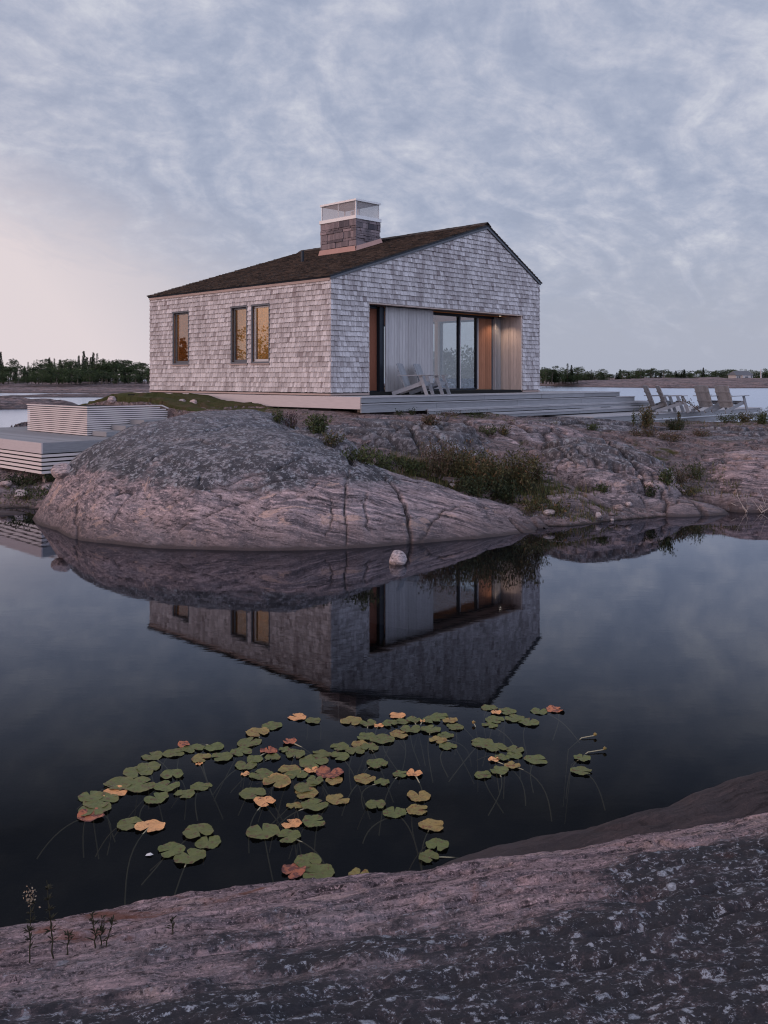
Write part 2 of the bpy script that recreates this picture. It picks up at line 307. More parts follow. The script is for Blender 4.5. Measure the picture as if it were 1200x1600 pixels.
class RBF:
    def __init__(s,P,sm=1e-3):
        P=np.array(P,float); s.c=P[:,:2]; n=len(P); K=s.k(s.c,s.c)+np.eye(n)*sm
        A=np.zeros((n+3,n+3)); A[:n,:n]=K; A[:n,n]=1; A[:n,n+1:]=s.c; A[n,:n]=1; A[n+1:,:n]=s.c.T
        s.w=np.linalg.solve(A,np.r_[P[:,2],0,0,0])
    @staticmethod
    def k(a,b):
        r=np.sqrt(((a[:,None,:]-b[None,:,:])**2).sum(-1)); return -r      # biharmonic-like, robust (no overshoot)
    def __call__(s,X,Y):
        sh=X.shape; Q=np.stack([np.ravel(X),np.ravel(Y)],-1); out=np.empty(len(Q)); n=len(s.c)
        for i in range(0,len(Q),20000):
            q=Q[i:i+20000]; out[i:i+20000]=s.k(q,s.c)@s.w[:n]+s.w[n]+q@s.w[n+1:]
        return out.reshape(sh)
def blur(Z,k):
    for _ in range(k):
        Zp=np.pad(Z,1,mode='edge'); Z=(Zp[:-2,1:-1]+Zp[2:,1:-1]+Zp[1:-1,:-2]+Zp[1:-1,2:]+4*Z)/8
    return Z
def P3(px,py,D): v=ray(px,py,D); return (v.x,v.y,v.z)
def sample(X,Y,Z,x,y):
    x0=X[0,0]; y0=Y[0,0]; dx=X[0,1]-x0; dy=Y[1,0]-y0; i=(y-y0)/dy; j=(x-x0)/dx
    if i<0 or j<0 or i>=Z.shape[0]-1 or j>=Z.shape[1]-1: return -9
    a=int(i);b=int(j);u=i-a;v=j-b; return (Z[a,b]*(1-v)+Z[a,b+1]*v)*(1-u)+(Z[a+1,b]*(1-v)+Z[a+1,b+1]*v)*u
def joints(X,Y,sc,rot,st,seed,w=.035): return np.exp(-(fbm(X,Y,sc,4,seed,rot=rot,st=st)/w)**2)
def ledges(X,Y,Z,freq,dep,rot,seed,m=.8,nz=.55):
    s_=(X*math.cos(rot)+Y*math.sin(rot))*.55*m+Z*1.6+nz*fbm(X,Y,.7,4,seed,rot=rot+1.57,st=.5); q=s_*freq; f=q-np.floor(q); return -dep*(f**3)*(vnoise(X*.6,Y*.6,seed+3)*.9+.25)
FIELDS=[]
def height(x,y): return max(sample(*f,x,y) for f in FIELDS)
def hit(px,py,d0=2.0,d1=60):
    D=d0
    while D<d1:
        p=ray(px,py,D)
        if height(p.x,p.y)>=p.z: return p
        D+=.03
    return None
def seg_dist(X,Y,pts):
    d=np.full(X.shape,9e9)
    for (a,b),(c,e) in zip(pts[:-1],pts[1:]):
        vx,vy=c-a,e-b; L=vx*vx+vy*vy+1e-9; t=np.clip(((X-a)*vx+(Y-b)*vy)/L,0,1); d=np.minimum(d,np.hypot(X-a-t*vx,Y-b-t*vy))
    return d
def jag(pts,n=6,amp=.03,seed=0):
    r=random.Random(seed); out=[]
    for (a,b),(c,e) in zip(pts[:-1],pts[1:]):
        for k in range(n): u=k/n; out.append((a+(c-a)*u+r.uniform(-amp,amp),b+(e-b)*u+r.uniform(-amp,amp)))
    out.append(pts[-1]); return out

# --- whaleback rock in front of the house
W=[P3(*q) for q in [(75,825,16.53),(150,848,15.06),(300,858,14.49),(450,860,14.39),(560,856,14.6),(640,850,14.94),(740,842,15.4),(838,832,16.05),
 (100,770,17.0),(95,795,16.75),(150,750,16.3),(150,800,15.5),(200,720,16.6),(300,700,16.6),(300,760,15.35),(300,810,14.72),(450,760,15.2),(450,700,16.3),(450,810,14.6),(560,760,15.6),(560,810,14.85),
 (640,770,16),(640,820,15.1),(740,800,16),(740,825,15.6),(800,820,16.2),(85,745,18),(115,715,18.3),(150,695,18.5),(200,665,19),(270,648,20),(330,643,20.4),(400,640,20.6),(450,645,20.4),
 (500,685,18.4),(545,712,17.6),(600,735,17.3),(680,752,17.1),(760,782,16.9),(830,806,16.85),(350,670,18),(250,680,17.8),(450,668,18.2),(480,690,17.3),(400,655,19.2)]]
for q,d in [((75,825,16.53),-.55),((150,848,15.06),-.6),((300,858,14.49),-.6),((450,860,14.39),-.6),((560,856,14.6),-.6),((640,850,14.94),-.6),((740,842,15.4),-.5),((838,832,16.05),-.4)]:
    p=ray(*q); W.append((p.x*1.0,p.y-.45,d)); W.append((p.x*1.05,p.y-2,-1.3))
for q in [(85,745,18),(150,695,18.5),(200,665,19),(270,648,20),(400,640,20.6),(450,645,20.4),(500,685,18.4),(545,712,17.6),(600,735,17.3),(680,752,17.1),(760,782,16.9),(830,806,16.85)]:
    p=ray(*q); W.append((p.x+.15,p.y+.9,p.z-.75)); 
W+=[(-7.2,17,-.8),(-7.2,19,-.3),(-6.8,18,.1),(-6.4,19.3,.5),(3.4,16.6,-.6),(4,18,-.6),(-3,22.5,1.3),(0,22.5,1.2),(-6,21,.9)]
W=[(a,b,c-.05 if c>1.6 else c) for a,b,c in W]
R=RBF(W,.02)
gx=np.arange(-7.4,3.9,.024); gy=np.arange(13.6,22.4,.026); X,Y=np.meshgrid(gx,gy); Z=R(X,Y); Z=blur(Z,14)
Z=Z+.07*fbm(X,Y,.7,4,3,rot=.3,st=1.8)+.02*fbm(X,Y,4,4,9,rot=.4,st=2)
J1=joints(X,Y,.28,.35,2.6,21,.011)*(Z>.35); J2=joints(X,Y,.45,-.5,1.6,33,.007)*(Z>.2)*(vnoise(X*.5,Y*.5,5)>.45); Z=Z-.06*J1-.04*J2+ledges(X,Y,Z,1.1,.035,1.2,25)+.006*fbm(X,Y,9,3,91); CRACK_SHADE=np.maximum(J1*.8,J2*.7)
FIELDS.append((X,Y,Z))
def crack(Z,pxs,w=.035,dep=.07,seed=1,amp=.03):
    pts=[]
    for px,py in pxs:
        p=hit(px,py,12,30)
        if p: pts.append((p.x,p.y))
    if len(pts)<2: return Z
    d=seg_dist(X,Y,jag(pts,5,amp,seed)); CRACK_SHADE[:]=np.maximum(CRACK_SHADE,np.exp(-(d/(w*.85))**2)); return Z-dep*1.3*np.exp(-(d/w)**2)
for i,(pts,w,dp) in enumerate([([(597,745),(622,770),(634,800),(640,855)],.035,.11),([(545,735),(538,760),(540,850)],.02,.04),([(575,830),(568,790),(572,770)],.02,.035),
   ([(730,770),(790,805),(815,832)],.03,.05),([(260,790),(350,760),(430,735),(470,715)],.025,.05),([(120,845),(118,790),(150,745)],.025,.05),([(85,800),(140,768),(190,745)],.02,.04),
   ([(330,765),(400,762),(500,745),(590,745)],.03,.05),([(280,830),(340,800),(420,770)],.02,.04),([(440,655),(480,672),(520,700),(550,725)],.06,.10),([(300,680),(360,665),(420,668)],.03,.05),
   ([(655,850),(690,800),(720,790)],.02,.04),([(612,745),(643,752),(675,760),(700,766),(730,781),(765,798),(793,805),(820,815)],.05,.10),([(740,760),(770,790),(800,812),(825,828)],.02,.04),([(180,700),(260,690),(330,672)],.025,.04),([(505,835),(520,810),(515,780)],.015,.03)]):
    Z=crack(Z,pts,w*.8,dp,i)
FIELDS[-1]=(X,Y,Z)
tag(grid_obj('whaleback_rock',X,Y,Z,M['whale'],keep=Z>-1.25,crack_shade=CRACK_SHADE),'great smooth humpbacked granite outcrop with grey lichen top rising from the pool below the cottage','rock')

# --- the island the house stands on (one sheet)
G=[(-14,20,-1.2),(-14,30,-.8),(-12.5,27,.4),(-11,26,1.6),(-9,25,1.85),(-7,24,1.85),(-5,22.5,1.7),(-4,24,1.85),(-9,30,1.95),(-6,30,2.0),(-3,27,1.95),(-12,33,1.2),(-8,36,1.6),(-10,40,-.8),(-14,38,-1.2),
 (-10,21.5,.3),(-8,20.5,.35),(-8,19,.02),(-6.7,19.3,.35),(-9,18.6,-.15),(-8,17.6,-.9),(-12,19,-1),(-6,20.5,.6),(-7,22.2,.9),(-9.5,23.2,.9),
 (-3,21,1.5),(-1,21.5,1.78),(0,21.8,1.78),(1,22.3,1.74),(2.5,23,1.68),(4.5,25,1.52),(6.5,27,1.34),(8,29,1.28),(10,30,1.25),(13,32,1.2),(16,34,1.0),(0,26,1.8),(4,30,1.7),(3,36,1.4),(8,36,.9),(12,37,.4),(14,40,-.9),(4,41,-.9),(-3,41,-.9),(20,38,-1),(20,30,.7),
 (-.4,18.6,1.2),(.3,18.2,.95),(.8,18.9,1.05),(1.3,17.9,.8),(2.2,17.5,.5),(3.0,17.0,.22),(3.2,16.75,.03),(4.0,17.0,.02),(5.0,17.6,.02),(4,18.2,.45),(2.8,18.5,.75),(2.6,16.4,-.45),(4,16,-.6),(5.6,16.8,-.6),(5.3,18.6,.3),
 (6.2,19.0,.3),(6.4,20,.55),(6.2,21.5,1.0),(7,23,1.2),(6.5,17.9,-.1),(7.6,18.4,-.05),(8.6,18.9,.1),(9.5,19.6,.45),(7.8,20,.6),(8.2,17.3,-.7),(11,18,-.6),(11,20,.5),(12,22,1.0),(10,24,1.2),(12,27,1.25),(16,22,.7),(18,18,-.8),(20,22,-.2),(15,17,-1),
 (0,13,-1.3),(-6,14,-1.3),(6,14,-1.3),(12,14,-1.3),(-12,14,-1.3),(20,14,-1.3)]
RG=RBF(G,.01)
def sheet(x0,x1,y0,y1,s): return np.meshgrid(np.arange(x0,x1,s),np.arange(y0,y1,s))
XG,YG=sheet(-15,21,13,42,.07); ZG=blur(RG(XG,YG),6)+.10*fbm(XG,YG,.8,5,5)+.03*fbm(XG,YG,5,4,2); ZG=ZG+ledges(XG,YG,ZG,1.5,.12,1.1,27); JG=joints(XG,YG,.4,.3,2.2,35,.022); ZG=ZG-.08*JG
inside=((XG-C0[0])*UR[0]+(YG-C0[1])*UR[1]>-.4)&((XG-C0[0])*UL[0]+(YG-C0[1])*UL[1]>-1.6)
ZG=np.where(inside,np.minimum(ZG,1.88),ZG)
pl_=flat(66,692,1.28); ulx=(XG-pl_.x)*UR[0]+(YG-pl_.y)*UR[1]; uly=(XG-pl_.x)*UL[0]+(YG-pl_.y)*UL[1]; indeck=(ulx>-.2)&(ulx<4.15)&(uly>-.1)&(uly<7.2)
ZG=np.where(indeck,np.minimum(ZG,.95),ZG)
FIELDS.append((XG,YG,ZG))
PEND=[dict(name='island_ground',X=XG,Y=YG,Z=ZG,mat='ground',keep=ZG>-1.28,crack_shade=JG*.8,fi=len(FIELDS)-1,kw=dict(kind='structure'))]

# --- outcrops
def outcrop(name,label,c,rx,ry,rot,z,sx,sy,drop,p=4,seed=0,res=.035,mat='gneiss',rough=.035,cr=None,cat='rock',group=None,fld=True,strat=.0,SO=None):
    m=max(rx,ry)*1.35; gx=np.arange(c[0]-m,c[0]+m,res); gy=np.arange(c[1]-m,c[1]+m,res); X,Y=np.meshgrid(gx,gy)
    co,si=math.cos(rot),math.sin(rot); u=((X-c[0])*co+(Y-c[1])*si); v=(-(X-c[0])*si+(Y-c[1])*co)
    r=(np.abs(u/rx)**2.4+np.abs(v/ry)**2.4)**(1/2.4); r=r*(1+.22*fbm(X,Y,1.3/max(.4,min(rx,ry)),3,seed+40))
    Z=z+sx*u+sy*v-drop*r**p + rough*fbm(X,Y,1.1,5,seed,rot=.3,st=2)+rough*.35*fbm(X,Y,6,4,seed+5,rot=.4,st=2)
    LG=ledges(X,Y,Z,1.5 if strat>.03 else 1.0,strat*2.4,1.2+rot,seed+9); JJ=np.maximum(joints(X,Y,.30,-.55,3.0,seed+10,.035),joints(X,Y,.25,.75,2.2,seed+17,.02))*(strat>.01); Z=Z+LG-strat*2.0*JJ; SO=np.maximum(JJ*.85,np.clip(-LG/(strat*2.4+1e-6)-.60,0,1)*2.4*(strat>.01))
    if cr:
        for i,pl in enumerate(cr):
            d=seg_dist(X,Y,jag([(c[0]+a*co-b*si,c[1]+a*si+b*co) for a,b in pl],5,.03,seed+i)); Z=Z-.10*np.exp(-(d/.035)**2); SO=np.maximum(SO,np.exp(-(d/.03)**2))
    keep=Z>z-drop*1.6-.2
    fi=None
    if fld: FIELDS.append((X,Y,np.where(r<1.3,Z,-9))); fi=len(FIELDS)-1
    PEND.append(dict(name=name,X=X,Y=Y,Z=Z,mat=mat,keep=keep&(r<1.3),crack_shade=SO if SO is not None else np.zeros_like(X),fi=fi,kw=dict(label=label,cat=cat,group=group)))
def build_pending():
    CR=[([(840,745),(877,749),(900,758),(918,766)],.07,.20),([(942,676),(963,679),(975,686),(990,694),(1020,706)],.05,.13),([(936,683),(954,692),(975,706),(990,715),(1020,730)],.055,.15),([(984,719),(997,733),(1003,748),(1005,758)],.035,.10),
    ([(958,734),(975,742),(990,751)],.03,.08),([(876,767),(897,769),(916,767)],.03,.08),([(1043,705),(1090,712),(1117,712),(1167,711),(1200,708)],.06,.15),([(1103,730),(1127,723),(1147,718)],.045,.10),([(1103,747),(1127,743)],.03,.08),
    ([(1123,675),(1142,675),(1167,672),(1200,665)],.08,.14),([(1100,763),(1123,763),(1150,768),(1183,777),(1200,780)],.05,.14),([(1080,778),(1103,783),(1130,793),(1157,807)],.045,.12),([(1030,797),(1050,787),(1058,782)],.025,.07),([(1090,790),(1103,805)],.025,.07),
    ([(540,664),(577,662),(612,663),(638,664),(645,678),(657,694)],.05,.12),([(636,664),(675,660),(720,663)],.05,.10),([(700,652),(718,655),(745,668),(768,680)],.06,.12),([(700,662),(730,666),(751,685)],.05,.12),([(738,649),(768,654),(798,662),(828,672),(880,676)],.08,.12),
    ([(546,682),(580,692),(625,695),(658,702)],.12,.35),([(865,690),(900,700),(930,718),(945,735)],.03,.07),([(880,655),(915,662),(950,664)],.06,.10),([(1160,690),(1180,700),(1200,702)],.04,.1),([(850,700),(880,712),(900,730)],.025,.06),([(1040,690),(1070,697),(1100,695),(1130,700)],.06,.12)]
    L_=[]
    for k,(pts,w,dp) in enumerate(CR):
        q=[hit(*p,12,45) for p in pts]; q=[(p.x,p.y) for p in q if p]
        if len(q)>1: L_.append((jag(q,5,.035,500+k),w,dp))
    for P in PEND:
        X,Y,Z,so=P['X'],P['Y'],P['Z'],P['crack_shade']
        for pts,w,dp in L_:
            xs=[a for a,b in pts]; ys=[b for a,b in pts]
            if max(xs)<X[0,0]-.3 or min(xs)>X[0,-1]+.3 or max(ys)<Y[0,0]-.3 or min(ys)>Y[-1,0]+.3: continue
            d=seg_dist(X,Y,pts)*(1+.5*fbm(X,Y,2.5,3,9)); Z=Z-dp*1.3*np.exp(-(d/w)**2); so=np.maximum(so,np.exp(-(d/(w*1.0))**2))
        if P['fi'] is not None: FIELDS[P['fi']]=(X,Y,np.where(P['keep'],Z,-9) if P['name']!='island_ground' else Z)
        tag(grid_obj(P['name'],X,Y,Z,M[P['mat']],keep=P['keep'],crack_shade=so),**P['kw'])
oc=outcrop
oc('rock_ledge','broad cracked rock shelf just under the near corner of the deck, dark undercut front',(.15,20.6),2.7,1.75,.05,1.66,.0,.16,.75,7,11,strat=.07,cr=[[(-2,.1),(-.4,-.1),(.8,.15)],[(.5,.7),(.7,0),(.9,-.8),(1.1,-1.4)],[(-1.6,-.7),(-.2,-.5),(.6,-.9)]])
oc('rock_ledge','low pale rock hump right of the cracked shelf, in front of the deck steps',(3.3,22.2),2.2,1.5,.25,1.62,-.03,.12,.6,4,12,strat=.05,mat='gneiss_r')
oc('rock_ledge','long grey rock back under the lowest deck steps with small dark bushes on it',(5.9,25.2),3.1,1.5,.5,1.58,-.06,.08,.6,4,13,strat=.05)
oc('rock_ledge','small rounded rock lip at the top of the valley beside the purple bush',(-1.35,18.9),1.1,.55,-.45,1.62,-.12,.0,.6,4,31,strat=.04)
oc('rock_outcrop','big rounded rock dome right of the shrubs with dark lichen streaks down its side',(4.75,20.0),1.85,2.1,.15,1.30,-.05,.16,1.15,3.2,14,strat=.09,cr=[[(-.9,.9),(0,.3),(.8,-.5),(1.3,-1.4)],[(-1.2,-.6),(-.2,-.9),(.9,-1.4)],[(.2,1.4),(.9,.6),(1.5,-.3)]])
oc('rock_outcrop','low reddish rock hump in front of the big dome beside the shore grass',(3.65,17.85),1.05,.75,.1,.50,-.05,.12,.5,3,15,strat=.05,mat='gneiss_r',cr=[[(-.8,.3),(.2,.1),(.7,-.3)]])
oc('rock_slab','flat triangular rock slab sloping into the pool, split by two cracks',(5.95,18.35),1.25,.62,.05,.27,0,.10,.42,2.2,16,mat='gneiss_r',rough=.02,cr=[[(-.55,-.6),(-.1,.2),(.1,.6)],[(.35,-.5),(.15,.3)]])
oc('rock_slab','thin tilted strip of broken rock behind the triangular slab, pale bare twigs at its end',(7.6,18.85),1.5,.5,-.28,.36,-.10,.08,.4,4,17,mat='gneiss_r',strat=.07)
oc('rock_outcrop','large smooth pinkish rock swell at the right edge above the pool',(9.3,20.7),2.9,2.2,.05,.95,.0,.14,.95,3.4,18,mat='gneiss_r',strat=.07,cr=[[(-2.4,.5),(-1,.9),(1,1.0),(2,1.1)],[(-2,-.2),(-1,.3),(0,.5)]])
oc('rock_outcrop','wide grey layered rock between the pink swell and the lower platform',(9.0,24.6),3.6,2.0,.1,1.30,.02,.06,.6,4.5,19,strat=.08)
oc('rock_slab','long reddish slab leaning on the right shoulder of the humpbacked outcrop',(1.3,16.95),1.75,.42,-.12,.60,-.22,.05,.3,5,20,rough=.02,mat='gneiss_r')
oc('rock_outcrop','lichen grey rock at the left edge under the lower deck',(-9.2,20.4),1.5,.9,.1,.42,0,.1,.45,3,22)
oc('rock_outcrop','dark low rock lying in the shallows below the lower deck',(-8.1,18.4),1.5,.5,-.1,.06,0,.0,.3,3,23,mat='gneiss')

build_pending()
# --- foreground rock
FG=[(-4,-3,1.2),(0,-3,1.3),(4,-3,1.4),(-1.2,0,1.12),(0,0,1.15),(1.2,0,1.2),(-3,0,1.0),(3,0,1.3),(-3,3,.5),(-2.6,4.0,.1),(-3,5,-.6)]
for px,ye,ze,zb in [(-250,1490,.33,.95),(0,1455,.40,.99),(150,1425,.42,1.0),(300,1393,.45,1.02),(450,1376,.48,1.04),(600,1367,.50,1.05),(750,1345,.54,1.07),(900,1322,.58,1.09),(1000,1305,.60,1.10),(1100,1290,.62,1.12),(1200,1273,.65,1.14),(1400,1235,.72,1.2),(1600,1195,.8,1.25)]:
    De=(H-ze)*F/(ye-YH); Db=(H-zb)*F/(1600-YH); e=ray(px,ye,De); b=ray(px,1600,Db)
    FG.append(tuple(e)); FG.append(tuple(b)); FG.append((e.x,e.y+.28,ze-.26)); FG.append((e.x,e.y+.75,ze-.95)); FG.append((e.x*1.1,e.y+2,-1.2))
    mx=(e*.5+b*.5); FG.append((mx.x,mx.y,mx.z+.045))
RF=RBF(FG,.01); XF,YF=np.meshgrid(np.arange(-3.6,4.6,.0135),np.arange(-1.2,6.2,.0135)); ZF=blur(RF(XF,YF),20)
tx=.22
ZF=ZF+.035*fbm(XF,YF,1.1,4,51,rot=tx,st=2.2)+.020*fbm(XF,YF,5,5,52,rot=tx,st=3.2)-.014*ridge(XF,YF,2.2,3,57,rot=tx,st=5)+.007*fbm(XF,YF,24,4,53,gain=.7,rot=tx,st=1.5)
ZF=ZF+ledges(XF,YF,ZF,5.0,.016,1.79,61,2.2,.18)-.016*joints(XF,YF,.8,tx,3.2,62,.03)
for i,(pts,w,dp) in enumerate([([(-1.9,2.95),(-1.2,3.2),(-.5,3.42),(.0,3.62),(.5,3.72)],.018,.035),([(.0,3.2),(.5,3.35),(1.0,3.3)],.02,.02),([(.95,3.95),(1.25,3.75),(1.5,3.55)],.012,.03),([(.7,2.9),(1.3,3.05),(2.1,3.4)],.03,.03),([(-.2,2.6),(.4,2.75),(.9,2.7)],.03,.02)]):
    ZF=ZF-dp*np.exp(-(seg_dist(XF,YF,jag(pts,7,.025,70+i))/w)**2)
ZF=ZF-.05*np.exp(-(((XF-.92)/.09)**2+((YF-3.22)/.045)**2)**1.5)
FIELDS.append((XF,YF,ZF))
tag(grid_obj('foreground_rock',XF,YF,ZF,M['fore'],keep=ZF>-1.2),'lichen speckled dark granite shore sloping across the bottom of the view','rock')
LB_=[]
for px,py,z in [(650,1368,-.02),(700,1342,.04),(765,1320,.10),(840,1300,.15),(910,1284,.19),(980,1270,.22),(1015,1255,.25),(1090,1227,.30),(1150,1210,.33),(1200,1199,.35),(1300,1180,.40),(1450,1160,.45)]:
    D=(H-z)*F/(py-YH); q=ray(px,py,D); LB_+=[tuple(q),(q.x-.1,q.y-.32,z*.55),(q.x,q.y-.75,z*.2-.05),(q.x+.05,q.y+.22,z-.22),(q.x+.1,q.y+.6,z-.8),(q.x+.1,q.y+1.4,-1.2)]
LB_+=[(-.3,5.0,-.4),(-.6,5.2,-.9),(-.2,4.5,-.4)]
XL,YL=np.meshgrid(np.arange(-.5,5.2,.016),np.arange(3.9,7.6,.016)); ZL=blur(RBF(LB_,.01)(XL,YL),25)+.03*fbm(XL,YL,1.4,5,84,rot=.35,st=2.4)+.008*fbm(XL,YL,9,4,85)-.02*joints(XL,YL,.8,.35,2.6,86,.05)
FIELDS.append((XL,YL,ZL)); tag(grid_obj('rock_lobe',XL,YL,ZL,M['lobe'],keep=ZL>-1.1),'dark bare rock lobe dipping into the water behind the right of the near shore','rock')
PEND=[]; oc('sunken_rock','dim rounded rock lying under water off the left of the near shore',(-1.6,4.9),1.5,.5,.5,-.32,0,0,.8,2.5,81,.05,'lobe',rough=.05,fld=False)

for P in PEND: tag(grid_obj(P['name'],P['X'],P['Y'],P['Z'],M[P['mat']],keep=P['keep'],crack_shade=P['crack_shade']),**P['kw'])
# --- beds, water, far land
XB,YB=np.meshgrid(np.linspace(-60,60,120),np.linspace(-40,80,120)); ZB=-1.45+.12*fbm(XB,YB,.5,4,8)
rad=np.linspace(0,1,30)**2
tag(grid_obj('pond_bed',XB,YB,ZB,M['bed']),kind='structure')
m=MB(); m.add([(-4000,-4000,-1.7),(4000,-4000,-1.7),(4000,6000,-1.7),(-4000,6000,-1.7)],[(0,1,2,3)]); tag(m.build('lake_bed',M['bed']),kind='structure')
m=MB(); m.add([(-40,-40,0),(40,-40,0),(40,30,0),(-40,30,0)],[(0,1,2,3)]); tag(m.build('pool_water',M['pool']),kind='structure')
m=MB(); m.add([(-4000,30,0),(4000,30,0),(4000,6000,0),(-4000,6000,0)],[(0,1,2,3)]); tag(m.build('lake_water',M['lake']),kind='structure')
def farland(name,c,rx,ry,rot,h,seed,p=2.2,rough=.35):
    n=140; u,v=np.meshgrid(np.linspace(-1.25,1.25,n*2),np.linspace(-1.25,1.25,n)); co,si=math.cos(rot),math.sin(rot)
    X=c[0]+u*rx*co-v*ry*si; Y=c[1]+u*rx*si+v*ry*co
    r=np.sqrt(u**2+v**2)*(1+.35*fbm(u*3,v*3,1,4,seed)); Z=h-(h+.8)*r**p+rough*h*fbm(X,Y,4/ry,5,seed+3)
    o=grid_obj(name,X,Y,Z,M['far'],keep=Z>-1); tag(o,kind='structure'); return lambda x,y: h-.1
farland('far_shore_land',(-112,262),130,62,-.08,1.7,101,4)
farland('far_shore_land',(-62,178),75,18,.03,.85,102,3)
farland('far_shore_rock',(-40,132),26,9,-.05,.5,103,2)
farland('far_shore_rock',(-38,84),13,8,.12,1.0,104,2)
farland('far_shore_land',(140,330),110,70,.62,2.5,105,4)
farland('far_shore_land',(330,640),230,70,.15,3.6,106,4)
farland('far_shore_land',(120,262),62,14,.42,1.5,107,3,.2)

# ------------------------------------------------------------------ sky, sun, camera
w=bpy.data.worlds.new("World"); SC.world=w; w.use_nodes=True; t=NT.__new__(NT); t.t=w.node_tree; t.n=t.t.nodes; t.l=t.t.links
bg=t.n['Background']
SUNAZ=math.atan2(-.55,-.84)     # the set sun: left of and behind the camera
sky=t.node('ShaderNodeTexSky',sky_type='NISHITA'); sky.sun_disc=False; sky.sun_elevation=math.radians(4); sky.sun_rotation=math.radians(90)-SUNAZ; sky.dust_density=2.0
d=t.node('ShaderNodeTexCoord').outputs['Generated']; sx,sy,sz=t.sep(d)
zz=t.math('ADD',t.math('MAXIMUM',sz,0.0),.42)
cx=t.math('DIVIDE',sx,zz); cy=t.math('DIVIDE',sy,zz); cb=t.node('ShaderNodeCombineXYZ'); t.l.new(cx,cb.inputs[0]); t.l.new(cy,cb.inputs[1]); cv=cb.outputs[0]
cr=t.map(t.map(cv,(1,1,1),(0,0,-.80)),(.72,1.3,1)); wv=t.noise(cv,1.3,3,.5,col=True); ad=t.node('ShaderNodeVectorMath',operation='MULTIPLY_ADD'); t.l.new(wv,ad.inputs[0]); ad.inputs[1].default_value=(.9,.9,0); t.l.new(cr,ad.inputs[2]); cr=ad.outputs[0]
n1=t.noise(cv,2.6,6,.58,.3); n2=t.noise(cr,9.0,9,.60,.35); n3=t.noise(t.map(cv,loc=(7,2,0)),19,7,.66,.2); vc=t.node('ShaderNodeTexVoronoi',feature='SMOOTH_F1'); t.l.new(cr,vc.inputs['Vector']); vc.inputs['Scale'].default_value=12; vc.inputs['Smoothness'].default_value=.7
den=t.math('ADD',t.math('MULTIPLY',n1,.24),t.math('ADD',t.math('MULTIPLY',n2,.40),t.math('MULTIPLY',n3,.36)))
den=t.math('ADD',den,t.math('MULTIPLY_ADD',vc.outputs[0],-.10,.042)); cl=t.ramp(den,(.39,(.355,.405,.545)),(.47,(.42,.465,.60)),(.54,(.51,.54,.66)),(.62,(.63,.65,.74)))
# pink evening tone low on the left, plain grey-blue low on the right
lo=t.ramp(sz,(.0,1),(.13,.55),(.30,0)); lf=t.ramp(t.math('SUBTRACT',t.math('MULTIPLY',sx,-1.0),t.math('MULTIPLY',sz,.75)),(-.12,0),(.28,1))   
low=t.mix(lf,(.435,.465,.57),(.80,.71,.735)); 
hz=t.ramp(t.math('ADD',sz,t.math('ADD',t.math('MULTIPLY',lf,-.10),t.math('MULTIPLY_ADD',n2,.16,-.08))),(.03,1),(.17,0))
cl=t.mix(t.math('MULTIPLY',lf,.22),cl,(.60,.55,.60)); c=t.mix(hz,cl,low)
# broad glow around the set sun
dp=t.math('ADD',t.math('MULTIPLY',sx,math.cos(SUNAZ)),t.math('MULTIPLY',sy,math.sin(SUNAZ)))
gl=t.ramp(dp,(.25,0),(.6,.35),(1.0,1)); c=t.mix(gl,c,(1.8,1.32,1.25))
bk=t.ramp(t.math('ADD',t.math('MULTIPLY',sx,.62),t.math('MULTIPLY',sy,-.78)),(.15,0),(.75,1)); c=t.mix(t.math('MULTIPLY',bk,.8),c,(1.30,1.48,2.0))  # separate bluish sky lobe behind right of camera, added to brighten the gable
sk=t.mix(1.0,sky.outputs[0],(.08,.08,.08),'MULTIPLY'); c=t.mix(.93,sk,c); t.l.new(c,bg.inputs[0]); bg.inputs[1].default_value=1.0
L=bpy.data.lights.new('sun','SUN'); L.energy=1.12; L.angle=math.radians(25); L.color=(1,.74,.68); so=bpy.data.objects.new('sun',L); COL.objects.link(so)
sd=Vector((math.cos(SUNAZ),math.sin(SUNAZ),.16)); so.rotation_euler=sd.to_track_quat('Z','Y').to_euler()
cam=bpy.data.cameras.new('camera'); co=bpy.data.objects.new('camera',cam); COL.objects.link(co); SC.camera=co
co.location=(0,0,H); co.rotation_euler=(math.pi/2,0,0); cam.sensor_fit='AUTO'; cam.sensor_width=36; cam.lens=36*F/1600; cam.shift_y=-(800-YH)/1600; cam.clip_end=9000; cam.clip_start=.05
SC.view_settings.view_transform='Standard'; SC.view_settings.look='None'; SC.view_settings.exposure=0; SC.view_settings.gamma=1
SC.cycles.filter_width=1.15; SC.cycles.use_denoising=True; SC.cycles.max_bounces=8; SC.cycles.transparent_max_bounces=16; SC.cycles.caustics_reflective=False; SC.cycles.caustics_refractive=False; SC.cycles.sample_clamp_indirect=3
